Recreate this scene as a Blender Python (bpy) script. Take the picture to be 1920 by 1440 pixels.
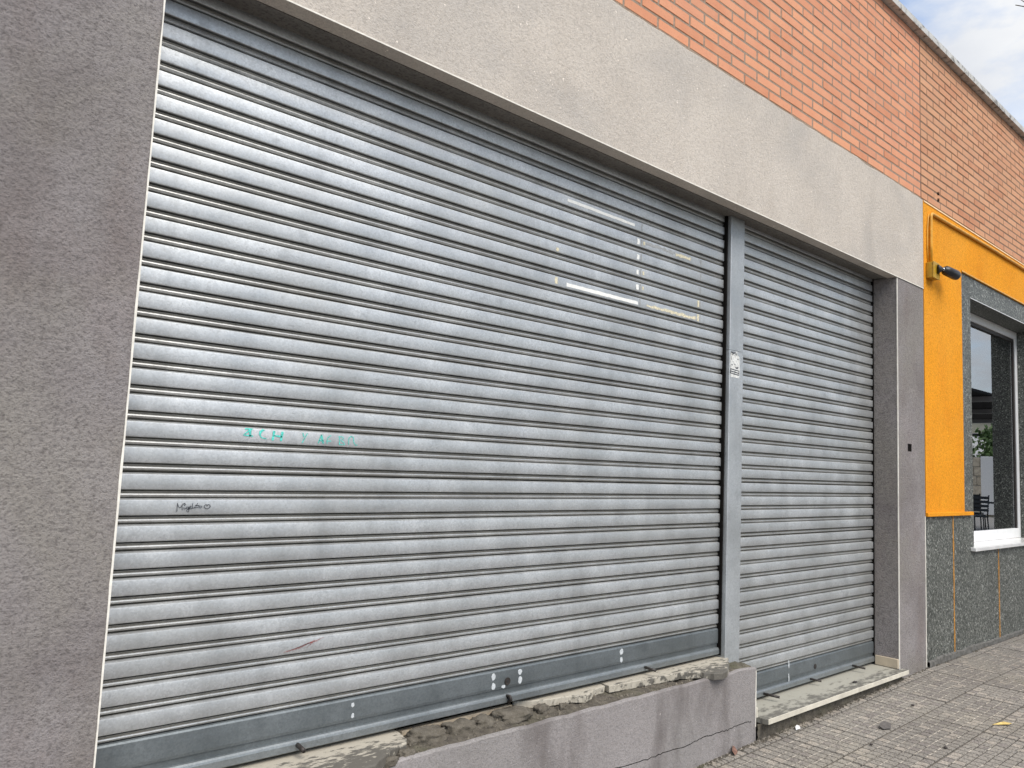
import bpy, bmesh, math, random
from mathutils import Vector, Matrix, noise as mnoise

random.seed(7)
scene = bpy.context.scene
for o in list(bpy.data.objects):
    bpy.data.objects.remove(o, do_unlink=True)
COL = scene.collection

# ------------------------------------------------------------------ camera
cam_d = bpy.data.cameras.new('camera'); cam = bpy.data.objects.new('camera', cam_d); COL.objects.link(cam)
RT, UP, FW = Vector((0.744097, -0.666699, 0.042796)), Vector((-0.098293, -0.045893, 0.994099)), Vector((0.660801, 0.743913, 0.099681))
m = Matrix.Identity(4)
for i in range(3):
    m[i][0], m[i][1], m[i][2] = RT[i], UP[i], -FW[i]
m.translation = Vector((0, -2.23, 1.32))
cam.matrix_world = m
cam_d.sensor_width = 36.0; cam_d.sensor_fit = 'HORIZONTAL'; cam_d.lens = 27.417
cam_d.clip_start = 0.05; cam_d.clip_end = 800
scene.camera = cam
scene.render.resolution_x, scene.render.resolution_y = 1024, 768

# ------------------------------------------------------------------ world, sun, exposure
SUN_EL, SUN_AZ = math.radians(53), math.radians(187)     # azimuth clockwise from +Y
w = bpy.data.worlds.new('World'); scene.world = w; w.use_nodes = True
nt = w.node_tree; nt.nodes.clear()
out = nt.nodes.new('ShaderNodeOutputWorld'); bg = nt.nodes.new('ShaderNodeBackground')
sky = nt.nodes.new('ShaderNodeTexSky'); sky.sky_type = 'NISHITA'; sky.sun_disc = False
sky.sun_elevation = SUN_EL; sky.sun_rotation = SUN_AZ; sky.air_density = 1.0; sky.dust_density = 0.6
tc = nt.nodes.new('ShaderNodeTexCoord')
mp = nt.nodes.new('ShaderNodeMapping'); mp.inputs['Scale'].default_value = (1, 1, 2.2); mp.inputs['Location'].default_value = (0.35, 0.1, 0.62)
cn = nt.nodes.new('ShaderNodeTexNoise'); cn.inputs['Scale'].default_value = 2.6; cn.inputs['Detail'].default_value = 9; cn.inputs['Roughness'].default_value = 0.56
cr = nt.nodes.new('ShaderNodeValToRGB'); cr.color_ramp.elements[0].position = 0.40; cr.color_ramp.elements[1].position = 0.55
cn2 = nt.nodes.new('ShaderNodeTexNoise'); cn2.inputs['Scale'].default_value = 3.4; cn2.inputs['Detail'].default_value = 7
cr2 = nt.nodes.new('ShaderNodeValToRGB')
cr2.color_ramp.elements[0].position = 0.32; cr2.color_ramp.elements[0].color = (2.8, 2.93, 3.2, 1)
cr2.color_ramp.elements[1].position = 0.62; cr2.color_ramp.elements[1].color = (3.95, 3.98, 4.0, 1)
mx = nt.nodes.new('ShaderNodeMix'); mx.data_type = 'RGBA'
L = nt.links.new
L(tc.outputs['Generated'], mp.inputs['Vector']); L(mp.outputs['Vector'], cn.inputs['Vector']); L(mp.outputs['Vector'], cn2.inputs['Vector'])
L(cn.outputs['Fac'], cr.inputs['Fac']); L(cn2.outputs['Fac'], cr2.inputs['Fac'])
L(cr.outputs['Color'], mx.inputs[0]); L(sky.outputs['Color'], mx.inputs[6]); L(cr2.outputs['Color'], mx.inputs[7])
L(mx.outputs[2], bg.inputs['Color']); bg.inputs['Strength'].default_value = 0.1
L(bg.outputs[0], out.inputs['Surface'])

sd = bpy.data.lights.new('sun', 'SUN'); sd.energy = 1.5; sd.angle = math.radians(42); sd.color = (1.0, 0.95, 0.88)
sun = bpy.data.objects.new('sun', sd); COL.objects.link(sun)
dirv = Vector((math.sin(SUN_AZ) * math.cos(SUN_EL), math.cos(SUN_AZ) * math.cos(SUN_EL), math.sin(SUN_EL)))
sun.rotation_euler = dirv.to_track_quat('Z', 'Y').to_euler(); sun.location = dirv * 30

vs = scene.view_settings
scene.display_settings.display_device = 'sRGB'
vs.view_transform = 'Standard'; vs.look = 'None'; vs.gamma = 1.0; vs.use_curve_mapping = False
vs.exposure = 1.35

# ------------------------------------------------------------------ material helpers
class MT:
    def __init__(s, name, rough=0.8, metal=0.0, spec=None):
        s.m = bpy.data.materials.new(name); s.m.use_nodes = True
        s.t = s.m.node_tree; s.b = s.t.nodes['Principled BSDF']
        s.b.inputs['Roughness'].default_value = rough; s.b.inputs['Metallic'].default_value = metal
        if spec is not None: s.b.inputs['Specular IOR Level'].default_value = spec
        s.pos = s.n('ShaderNodeNewGeometry').outputs['Position']
    def n(s, t): return s.t.nodes.new(t)
    def l(s, a, b): s.t.links.new(a, b)
    def map(s, scale=(1, 1, 1), src=None, loc=(0, 0, 0)):
        k = s.n('ShaderNodeMapping'); k.inputs['Scale'].default_value = scale; k.inputs['Location'].default_value = loc
        s.l(src or s.pos, k.inputs['Vector']); return k.outputs[0]
    def noise(s, scale, detail=4, rough=0.55, vec=None, dist=0.0):
        k = s.n('ShaderNodeTexNoise'); k.inputs['Scale'].default_value = scale; k.inputs['Detail'].default_value = detail
        k.inputs['Roughness'].default_value = rough; k.inputs['Distortion'].default_value = dist
        s.l(vec or s.pos, k.inputs['Vector']); return k.outputs['Fac']
    def vor(s, scale, vec=None, out='Distance', feat='F1'):
        k = s.n('ShaderNodeTexVoronoi'); k.inputs['Scale'].default_value = scale; k.feature = feat
        s.l(vec or s.pos, k.inputs['Vector']); return k.outputs[out]
    def ramp(s, fac, stops):
        k = s.n('ShaderNodeValToRGB'); e = k.color_ramp.elements
        while len(e) < len(stops): e.new(0.5)
        for q, (p, c) in zip(e, stops):
            q.position = p; q.color = (c, c, c, 1) if isinstance(c, (int, float)) else (*c, 1)
        s.l(fac, k.inputs['Fac']); return k.outputs['Color']
    def mix(s, fac, a, b, mode='MIX'):
        k = s.n('ShaderNodeMix'); k.data_type = 'RGBA'; k.blend_type = mode
        for i, v in ((0, fac), (6, a), (7, b)):
            if isinstance(v, (int, float)): k.inputs[i].default_value = v if i == 0 else (v, v, v, 1)
            elif isinstance(v, tuple): k.inputs[i].default_value = (*v, 1)
            else: s.l(v, k.inputs[i])
        return k.outputs[2]
    def math(s, op, a, b=0.0):
        k = s.n('ShaderNodeMath'); k.operation = op
        for i, v in ((0, a), (1, b)):
            if isinstance(v, (int, float)): k.inputs[i].default_value = v
            else: s.l(v, k.inputs[i])
        return k.outputs[0]
    def rnd(s): return s.n('ShaderNodeObjectInfo').outputs['Random']
    def sep(s, i):
        k = s.n('ShaderNodeSeparateXYZ'); s.l(s.pos, k.inputs[0]); return k.outputs[i]
    def color(s, c):
        if isinstance(c, tuple): s.b.inputs['Base Color'].default_value = (*c, 1)
        else: s.l(c, s.b.inputs['Base Color'])
    def rough(s, c): s.l(c, s.b.inputs['Roughness'])
    def bump(s, h, strength=0.3, dist=0.002, prev=None):
        k = s.n('ShaderNodeBump'); k.inputs['Strength'].default_value = strength; k.inputs['Distance'].default_value = dist
        s.l(h, k.inputs['Height'])
        if prev: s.l(prev, k.inputs['Normal'])
        s.l(k.outputs[0], s.b.inputs['Normal']); return k.outputs[0]

def plaster(name, base, tint, grain=190, bump=0.55, dirt=0.35, stain=(0.5, 0.47, 0.45), blot=0.0, btint=(0.3, 0.3, 0.3), spk=0.9):
    k = MT(name, 0.92, spec=0.25)
    a = k.noise(2.1, 6, 0.6); b = k.noise(0.9, 3); g = k.noise(grain, 4, 0.65); g2 = k.noise(grain * 0.35, 3, 0.6)
    c = k.mix(k.ramp(a, [(0.34, 0.0), (0.68, 1.0)]), base, tint)
    big = k.noise(1.25, 5, 0.58, k.map((1, 1, 1.3), loc=(4.3, 0, 7.7)), 0.6)
    c = k.mix(k.ramp(big, [(0.46, 0.0), (0.66, blot)]), c, btint)
    st = k.noise(3.2, 6, 0.62, k.map((1.2, 1, 0.45)))
    c = k.mix(k.math('MULTIPLY', k.ramp(st, [(0.5, 0.0), (0.72, 1.0)]), dirt), c, stain, 'MULTIPLY')
    c = k.mix(k.ramp(g, [(0.36, spk), (0.5, 0.0)]), c, tuple(v * 0.55 for v in base))
    c = k.mix(k.ramp(g2, [(0.36, 0.30), (0.5, 0.0)]), c, tuple(v * 0.6 for v in base))
    sp = k.noise(60, 2, 0.5)
    c = k.mix(k.ramp(sp, [(0.71, 0.0), (0.75, 0.7)]), c, tuple(min(1, v * 1.7) for v in base))
    k.color(c)
    h = k.math('ADD', g, k.math('MULTIPLY', g2, 0.8))
    k.bump(h, bump, 0.006)
    return k

m_lintel = plaster('plaster_beige', (0.58, 0.52, 0.45), (0.50, 0.447, 0.387), 150, 0.6, 0.3, (0.72, 0.68, 0.64), 0.75, (0.43, 0.395, 0.355), 0.5).m
k = plaster('plaster_mauve', (0.185, 0.164, 0.157), (0.30, 0.276, 0.27), 105, 1.0, 0.6, (0.75, 0.66, 0.62), 0.85, (0.245, 0.225, 0.20), 0.6); m_pillar = k.m
k = plaster('plaster_plinth', (0.26, 0.24, 0.232), (0.33, 0.305, 0.297), 160, 0.6, 0.9, (0.40, 0.37, 0.355), 0.6, (0.24, 0.228, 0.215), 0.5); m_plinth = k.m
k = plaster('plaster_orange', (0.82, 0.325, 0.012), (0.76, 0.29, 0.01), 120, 0.6, 0.5, (0.85, 0.70, 0.55), 0.5, (0.76, 0.33, 0.03), 0.7); m_orange = k.m
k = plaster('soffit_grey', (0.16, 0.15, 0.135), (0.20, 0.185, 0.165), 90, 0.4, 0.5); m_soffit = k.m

# galvanised shutter steel
def steel(name, base, tint, rough=0.42, metal=0.85):
    k = MT(name, rough, metal)
    blot = k.noise(5.5, 6, 0.62); sp = k.vor(190, out='Color'); spn = k.n('ShaderNodeSeparateColor'); k.l(sp, spn.inputs[0])
    strk = k.noise(9, 5, 0.6, k.map((1.0, 1, 0.12)))
    c = k.mix(k.ramp(blot, [(0.33, 0.0), (0.68, 1.0)]), base, tint)
    c = k.mix(k.math('MULTIPLY', spn.outputs[0], 0.34), c, tuple(v * 0.55 for v in base))
    c = k.mix(k.ramp(strk, [(0.56, 0.0), (0.76, 0.35)]), c, tuple(v * 0.5 for v in base))
    fine = k.noise(55, 4, 0.7)
    c = k.mix(k.ramp(fine, [(0.56, 0.0), (0.72, 0.42)]), c, tuple(v * 0.5 for v in base))
    # dashed horizontal rub marks, in patches
    rub = k.noise(1.0, 3, 0.6, k.map((28, 28, 420))); pat = k.noise(1.3, 3, 0.5, k.map((1, 1, 1.5), loc=(3.1, 0, 1.7)))
    rm = k.math('MULTIPLY', k.ramp(rub, [(0.66, 0.0), (0.72, 1.0)]), k.ramp(pat, [(0.48, 0.0), (0.62, 0.75)]))
    c = k.mix(rm, c, (0.07, 0.07, 0.08))
    spk = k.noise(120, 2); c = k.mix(k.ramp(spk, [(0.74, 0.0), (0.78, 0.6)]), c, (0.1, 0.09, 0.08))
    pt = k.noise(1.6, 5, 0.6, k.map((1, 1, 1.4), loc=(7, 0, 2)))
    c = k.mix(k.ramp(pt, [(0.46, 0.0), (0.72, 0.5)]), c, tuple(v * q_ for v, q_ in zip(base, (0.70, 0.68, 0.64))))
    sm = k.noise(7.0, 5, 0.66, k.map((1.2, 1, 2.2), loc=(1, 5, 3)))
    c = k.mix(k.ramp(sm, [(0.60, 0.0), (0.72, 0.45)]), c, tuple(v * 0.52 for v in base))
    r = k.rnd(); c = k.mix(k.math('MULTIPLY', r, 0.22), c, tuple(v * 0.72 for v in base))
    k.color(c)
    rr = k.ramp(k.math('ADD', k.math('MULTIPLY', blot, 0.6), k.math('MULTIPLY', fine, 0.4)), [(0.3, rough - 0.07), (0.7, rough + 0.13)]); k.rough(rr)
    h = k.math('ADD', k.math('MULTIPLY', k.noise(7, 3, 0.5, k.map((1, 1, 0.6))), 1.0), k.math('MULTIPLY', k.noise(240, 3), 0.05))
    k.bump(h, 0.38, 0.006)
    return k.m
m_steel = steel('galvanised_steel', (0.545, 0.560, 0.562), (0.71, 0.723, 0.722), 0.48, 0.78)
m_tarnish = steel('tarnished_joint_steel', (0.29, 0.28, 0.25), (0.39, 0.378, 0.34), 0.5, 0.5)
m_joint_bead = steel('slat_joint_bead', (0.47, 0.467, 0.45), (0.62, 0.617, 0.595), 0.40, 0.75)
m_bar = steel('galvanised_dull', (0.15, 0.17, 0.178), (0.21, 0.232, 0.24), 0.48, 0.55)
m_rail = steel('galvanised_rail', (0.24, 0.262, 0.27), (0.32, 0.342, 0.35), 0.45, 0.65)
m_post = steel('galvanised_post', (0.43, 0.45, 0.46), (0.55, 0.57, 0.575), 0.5, 0.55)

def simple(name, c, rough=0.6, metal=0.0, var=0.0, scale=30, bump=0.0):
    k = MT(name, rough, metal)
    f = k.noise(scale, 4)
    k.color(k.mix(k.ramp(f, [(0.3, 0.0), (0.7, 1.0)]), tuple(v * (1 - var) for v in c), tuple(min(1, v * (1 + var)) for v in c)))
    if bump: k.bump(f, bump, 0.003)
    return k.m
m_black = simple('black_plastic', (0.018, 0.018, 0.02), 0.38, 0, 0.15)
m_darkmetal = simple('rusty_dark_steel', (0.045, 0.038, 0.034), 0.55, 0.4, 0.5, 90, 0.3)
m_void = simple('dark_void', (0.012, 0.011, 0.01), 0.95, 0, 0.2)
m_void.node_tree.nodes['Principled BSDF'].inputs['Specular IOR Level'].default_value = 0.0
m_bead = simple('corner_bead_white', (0.74, 0.70, 0.62), 0.6, 0, 0.12, 40, 0.2)
m_white = simple('white_aluminium', (0.78, 0.78, 0.77), 0.35, 0, 0.04, 20)
m_tape = simple('white_tape', (0.80, 0.79, 0.74), 0.45, 0, 0.06, 60)
m_tape_old = simple('old_yellowed_tape', (0.62, 0.56, 0.40), 0.7, 0, 0.3, 130, 0.2)
m_glue = simple('glue_residue', (0.33, 0.335, 0.33), 0.75, 0, 0.25, 160, 0.2)
m_teal = simple('turquoise_marker', (0.09, 0.55, 0.47), 0.6, 0, 0.45, 170)
m_ink = simple('black_marker', (0.03, 0.035, 0.045), 0.6, 0, 0.3, 200)
m_red = simple('red_crayon', (0.30, 0.10, 0.09), 0.7, 0, 0.5, 150)
m_spot = simple('white_paint_spot', (0.50, 0.525, 0.535), 0.6, 0, 0.2, 120)
m_conduit = simple('painted_conduit', (0.62, 0.30, 0.02), 0.45, 0, 0.25, 25)
m_jbox = simple('mustard_box', (0.42, 0.24, 0.012), 0.5, 0, 0.25, 30, 0.2)
m_seam = simple('orange_joint_filler', (0.40, 0.19, 0.03), 0.75, 0, 0.5, 45, 0.4)
m_chrome = simple('chrome_ball', (0.8, 0.8, 0.8), 0.15, 1.0)

# brick
k = MT('salmon_brick', 0.85, spec=0.3)
r = k.rnd(); g = k.noise(130, 4, 0.6); f = k.noise(8, 4, 0.6)
c = k.ramp(r, [(0.0, (0.547, 0.219, 0.116)), (0.3, (0.652, 0.284, 0.157)), (0.6, (0.605, 0.267, 0.157)), (0.85, (0.698, 0.320, 0.174)), (1.0, (0.524, 0.225, 0.134))])
c = k.mix(k.ramp(f, [(0.35, 0.0), (0.7, 0.4)]), c, (0.698, 0.368, 0.221))
c = k.mix(k.ramp(g, [(0.3, 0.35), (0.46, 0.0)]), c, (0.349, 0.142, 0.081))
k.color(c); k.bump(g, 0.25, 0.002); m_brick = k.m
k = MT('buff_brick', 0.85, spec=0.3)
r = k.rnd(); g = k.noise(130, 4, 0.6); f = k.noise(8, 4, 0.6)
c = k.ramp(r, [(0.0, (0.501, 0.219, 0.116)), (0.3, (0.582, 0.290, 0.157)), (0.6, (0.535, 0.267, 0.151)), (0.85, (0.617, 0.320, 0.180)), (1.0, (0.477, 0.201, 0.105))])
c = k.mix(k.ramp(f, [(0.35, 0.0), (0.7, 0.4)]), c, (0.582, 0.355, 0.209))
c = k.mix(k.ramp(g, [(0.3, 0.35), (0.46, 0.0)]), c, (0.314, 0.142, 0.081))
k.color(c); k.bump(g, 0.25, 0.002); m_brick2 = k.m
m_mortar = simple('brick_mortar', (0.27, 0.21, 0.155), 0.95, 0, 0.3, 60, 0.5)
m_mortar2 = simple('brick_mortar_dark', (0.20, 0.14, 0.10), 0.95, 0, 0.35, 60, 0.5)
# concrete coping, mottled by lichen
k = MT('coping_concrete', 0.9)
a = k.noise(16, 6, 0.7); b = k.noise(4, 3)
k.color(k.mix(k.ramp(a, [(0.36, 0.0), (0.5, 1.0)]), (0.17, 0.16, 0.145), k.mix(b, (0.42, 0.41, 0.38), (0.58, 0.57, 0.54))))
k.bump(a, 0.5, 0.004); m_coping = k.m
# polished granite, salt-and-pepper
def granite(name, dark, mid, light, r=0.35):
    k = MT(name, r, spec=0.4)
    v = k.noise(95, 4, 0.7); v2 = k.noise(60, 3, 0.7, k.map((1, 1, 1), loc=(5, 2, 1))); v3 = k.noise(76, 3, 0.6, k.map((1, 1, 1), loc=(9, 2, 4)))
    c = k.mix(k.ramp(v, [(0.46, 0.0), (0.52, 1.0)]), dark, mid)
    c = k.mix(k.ramp(v2, [(0.54, 0.0), (0.58, 0.9)]), c, tuple(x * 0.45 for x in dark))
    c = k.mix(k.ramp(v3, [(0.59, 0.0), (0.63, 1.0)]), c, light)
    f = k.noise(2.2, 4); c = k.mix(k.ramp(f, [(0.4, 0.0), (0.75, 0.4)]), c, tuple(x * 0.8 for x in dark))
    k.color(c); return k.m
m_granite = granite('granite_dark', (0.046, 0.05, 0.043), (0.145, 0.15, 0.133), (0.38, 0.385, 0.35), 0.55)
m_cement = simple('dirty_cement', (0.11, 0.105, 0.095), 0.95, 0, 0.4, 30, 0.6)
# marble
def marble(name, base, dirty, lo, hi, sc=18):
    k = MT(name, 0.6)
    a = k.noise(sc, 7, 0.72, k.map((0.6, 1.5, 1))); b = k.noise(3, 4); f = k.noise(70, 3)
    c = k.mix(b, base, tuple(v * 0.86 for v in base))
    c = k.mix(k.ramp(f, [(0.6, 0.0), (0.75, 0.3)]), c, tuple(v * 0.6 for v in base))
    y = k.sep(1)
    edge = k.math('ADD', a, k.math('MULTIPLY', y, -1.35))
    c = k.mix(k.ramp(edge, [(lo, 0.0), (hi, 0.92)]), c, dirty)
    k.color(c); k.bump(a, 0.3, 0.003); return k.m
m_sill = marble('marble_sill_lichen', (0.45, 0.41, 0.335), (0.085, 0.078, 0.066), 0.36, 0.43, 34)
m_step = marble('marble_step_dirty', (0.36, 0.345, 0.29), (0.115, 0.108, 0.092), 0.43, 0.55, 18)
m_stepf = simple('marble_step_edge', (0.58, 0.54, 0.45), 0.55, 0, 0.16, 14, 0.15)
m_skirt = simple('beige_marble_skirting', (0.50, 0.42, 0.31), 0.5, 0, 0.15, 9)
m_wsill = simple('white_marble', (0.68, 0.67, 0.65), 0.16, 0, 0.12, 6)
# rubble mortar
k = MT('rubble_mortar', 0.97)
a = k.noise(22, 7, 0.7); b = k.noise(150, 4, 0.7); d = k.noise(5, 4)
c = k.mix(k.ramp(a, [(0.35, 0.0), (0.65, 1.0)]), (0.055, 0.046, 0.036), (0.135, 0.118, 0.092))
c = k.mix(k.ramp(d, [(0.52, 0.0), (0.68, 0.5)]), c, (0.085, 0.085, 0.042))
c = k.mix(k.ramp(b, [(0.64, 0.0), (0.7, 0.8)]), c, (0.34, 0.31, 0.26))
k.color(c); k.bump(k.math('ADD', a, k.math('MULTIPLY', b, 0.5)), 0.9, 0.008); m_rubble = k.m
k = MT('mortar_lump', 0.97)
a = k.noise(40, 6, 0.7); b = k.noise(190, 4, 0.7)
c = k.mix(k.ramp(a, [(0.35, 0.0), (0.65, 1.0)]), (0.085, 0.073, 0.055), (0.15, 0.132, 0.105))
c = k.mix(k.ramp(b, [(0.66, 0.0), (0.72, 0.8)]), c, (0.36, 0.33, 0.28))
k.color(c); k.bump(k.math('ADD', a, b), 0.8, 0.005); m_lump = k.m
# paving
def paving(name, lo, hi):
    k = MT(name, 0.88)
    r = k.rnd(); a = k.noise(6, 5, 0.62); b = k.noise(105, 4, 0.7); d = k.noise(1.7, 4, 0.6)
    c = k.mix(k.math('MULTIPLY', k.math('ADD', r, a), 0.5), lo, hi)
    c = k.mix(k.ramp(d, [(0.5, 0.0), (0.72, 0.45)]), c, (0.36, 0.325, 0.255))
    c = k.mix(k.ramp(a, [(0.55, 0.0), (0.8, 0.55)]), c, tuple(v * 0.55 for v in lo))
    c = k.mix(k.ramp(b, [(0.38, 0.85), (0.5, 0.0)]), c, tuple(v * 0.35 for v in lo))
    k.color(c); k.bump(b, 0.8, 0.004); return k.m
m_tile = paving('terrazzo_tile', (0.20, 0.18, 0.155), (0.31, 0.283, 0.245))
m_tile_b = paving('terrazzo_tile_dark', (0.17, 0.15, 0.132), (0.27, 0.24, 0.215))
m_tile_c = paving('terrazzo_tile_pale', (0.28, 0.245, 0.205), (0.40, 0.355, 0.30))
m_joint = simple('tile_joint_dirt', (0.028, 0.023, 0.018), 0.97, 0, 0.4, 60, 0.3)
m_sand = simple('tile_joint_sand', (0.40, 0.36, 0.305), 0.97, 0, 0.55, 55, 0.3)
k = MT('pavement_sheet', 0.9)
bt = k.n('ShaderNodeTexBrick'); bt.offset = 0.0; bt.inputs['Scale'].default_value = 1.0; bt.inputs['Brick Width'].default_value = 0.0558; bt.inputs['Row Height'].default_value = 0.053
bt.inputs['Mortar Size'].default_value = 0.004; bt.inputs['Color1'].default_value = (0.24, 0.215, 0.195, 1); bt.inputs['Color2'].default_value = (0.29, 0.26, 0.235, 1); bt.inputs['Mortar'].default_value = (0.07, 0.06, 0.05, 1)
k.l(k.pos, bt.inputs['Vector']); k.color(bt.outputs['Color']); m_pave = k.m
m_asphalt = simple('asphalt', (0.055, 0.054, 0.053), 0.9, 0, 0.3, 80, 0.4)
m_kerb = simple('kerb_concrete', (0.30, 0.29, 0.27), 0.9, 0, 0.2, 20, 0.3)
k = MT('window_glass', 0.02, 0.0); k.color((0.02, 0.024, 0.024)); k.b.inputs['Transmission Weight'].default_value = 0.0
k.b.inputs['IOR'].default_value = 1.9; k.b.inputs['Specular IOR Level'].default_value = 1.0
m_glassbase = k.m
# architectural glass: clear pane that mirrors at grazing angles
mm = bpy.data.materials.new('clear_pane'); mm.use_nodes = True; t = mm.node_tree; t.nodes.clear()
o_ = t.nodes.new('ShaderNodeOutputMaterial'); tr = t.nodes.new('ShaderNodeBsdfTransparent'); gl = t.nodes.new('ShaderNodeBsdfGlossy'); mxs = t.nodes.new('ShaderNodeMixShader'); fr = t.nodes.new('ShaderNodeFresnel')
tr.inputs['Color'].default_value = (0.78, 0.85, 0.82, 1); gl.inputs['Roughness'].default_value = 0.0; fr.inputs['IOR'].default_value = 5.5
gl.inputs['Color'].default_value = (0.97, 0.98, 1, 1)
t.links.new(fr.outputs[0], mxs.inputs[0]); t.links.new(tr.outputs[0], mxs.inputs[1]); t.links.new(gl.outputs[0], mxs.inputs[2]); t.links.new(mxs.outputs[0], o_.inputs['Surface'])
m_pane = mm
m_film = simple('green_frosted_film', (0.10, 0.165, 0.145), 0.8, 0, 0.1, 10)
m_filmtxt = simple('film_lettering', (0.015, 0.025, 0.022), 0.8, 0, 0.1, 10)

# ------------------------------------------------------------------ mesh helpers
def link(name, me, mats, parent=None):
    o = bpy.data.objects.new(name, me); COL.objects.link(o)
    if mats is not None and not me.materials:
        for mt in (mats if isinstance(mats, (list, tuple)) else [mats]): me.materials.append(mt)
    if parent: o.parent = parent
    return o
def pd(name, v, f, mats, parent=None, smooth=False, mi=None):
    me = bpy.data.meshes.new(name); me.from_pydata(v, [], f); me.update()
    bm = bmesh.new(); bm.from_mesh(me); bmesh.ops.recalc_face_normals(bm, faces=bm.faces); bm.to_mesh(me); bm.free()
    if smooth:
        for q in me.polygons: q.use_smooth = True
    o = link(name, me, mats, parent)
    if mi:
        for q, i in zip(me.polygons, mi): q.material_index = i
    return o
def box(name, x0, x1, y0, y1, z0, z1, mats, parent=None, bevel=0.0, seg=2):
    bm = bmesh.new(); bmesh.ops.create_cube(bm, size=1.0)
    for v in bm.verts: v.co = ((x0 + x1) / 2 + v.co.x * (x1 - x0), (y0 + y1) / 2 + v.co.y * (y1 - y0), (z0 + z1) / 2 + v.co.z * (z1 - z0))
    if bevel: bmesh.ops.bevel(bm, geom=bm.edges[:], offset=bevel, segments=seg, affect='EDGES', profile=0.5)
    me = bpy.data.meshes.new(name); bm.to_mesh(me); bm.free()
    return link(name, me, mats, parent)
def prism(name, prof, x0, x1, mats, parent=None, smooth=False):
    """closed (y, z) outline run along x"""
    n = len(prof); v = [(x0, y, z) for y, z in prof] + [(x1, y, z) for y, z in prof]
    f = [(i, (i + 1) % n, n + (i + 1) % n, n + i) for i in range(n)] + [tuple(range(n)), tuple(range(2 * n - 1, n - 1, -1))]
    return pd(name, v, f, mats, parent, smooth)
def slab_poly(name, pts, z0, z1, mats, parent=None, bevel=0.0, jag=0.0):
    """polygon in plan, extruded upwards"""
    n = len(pts); v = [(x, y, z0) for x, y in pts] + [(x, y, z1) for x, y in pts]
    if jag: v = [(x + random.uniform(-jag, jag), y + random.uniform(-jag, jag), z) for x, y, z in v[:n]] + v[n:]
    f = [(i, (i + 1) % n, n + (i + 1) % n, n + i) for i in range(n)] + [tuple(range(n)), tuple(range(2 * n - 1, n - 1, -1))]
    o = pd(name, v, f, mats, parent)
    if bevel:
        bm = bmesh.new(); bm.from_mesh(o.data)
        bmesh.ops.bevel(bm, geom=[e for e in bm.edges if abs(e.verts[0].co.z - z1) < 1e-5 and abs(e.verts[1].co.z - z1) < 1e-5], offset=bevel, segments=2, affect='EDGES', profile=0.5)
        bm.to_mesh(o.data); bm.free()
    return o
def tube(name, path, rad, mats, parent=None, n=10, taper=None, caps=True):
    P = [Vector(p) for p in path]; v = []; f = []
    up = Vector((0, 0, 1)); prev = None
    for i, p in enumerate(P):
        d = (P[min(i + 1, len(P) - 1)] - P[max(i - 1, 0)]).normalized()
        if prev is None:
            a = d.cross(up if abs(d.z) < 0.9 else Vector((1, 0, 0))).normalized()
        else:
            a = (prev - d * prev.dot(d)).normalized()
        prev = a; b = d.cross(a)
        r = taper[i] if taper else rad
        for j in range(n):
            t = 2 * math.pi * j / n; v.append(tuple(p + (a * math.cos(t) + b * math.sin(t)) * r))
    for i in range(len(P) - 1):
        for j in range(n): f.append((i * n + j, i * n + (j + 1) % n, (i + 1) * n + (j + 1) % n, (i + 1) * n + j))
    if caps: f += [tuple(range(n)), tuple(range((len(P) - 1) * n, len(P) * n))]
    return pd(name, v, f, mats, parent, smooth=True)
def ribbon(name, lines, width, surf, mats, parent=None):
    """flat ink strokes: polylines in (x, z); surf(x, z) -> y of the paint film"""
    v = []; f = []
    for ln in lines:
        wd = width
        if isinstance(ln, tuple): wd, ln = ln
        P = []
        for a, b in zip(ln[:-1], ln[1:]):
            k = max(1, int(math.hypot(b[0] - a[0], b[1] - a[1]) / 0.006))
            P += [(a[0] + (b[0] - a[0]) * i / k, a[1] + (b[1] - a[1]) * i / k) for i in range(k)]
        P.append(ln[-1]); s0 = len(v)
        for i, p in enumerate(P):
            q0, q1 = P[max(i - 1, 0)], P[min(i + 1, len(P) - 1)]
            dx, dz = q1[0] - q0[0], q1[1] - q0[1]; l = math.hypot(dx, dz) or 1
            ww = wd * random.uniform(0.38, 0.6)
            for sgn in (1, -1):
                x, z = p[0] - dz / l * ww * sgn, p[1] + dx / l * ww * sgn
                v.append((x, surf(x, z), z))
        for i in range(len(P) - 1): f.append((s0 + 2 * i, s0 + 2 * i + 1, s0 + 2 * i + 3, s0 + 2 * i + 2))
    return pd(name, v, f, mats, parent)
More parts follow.
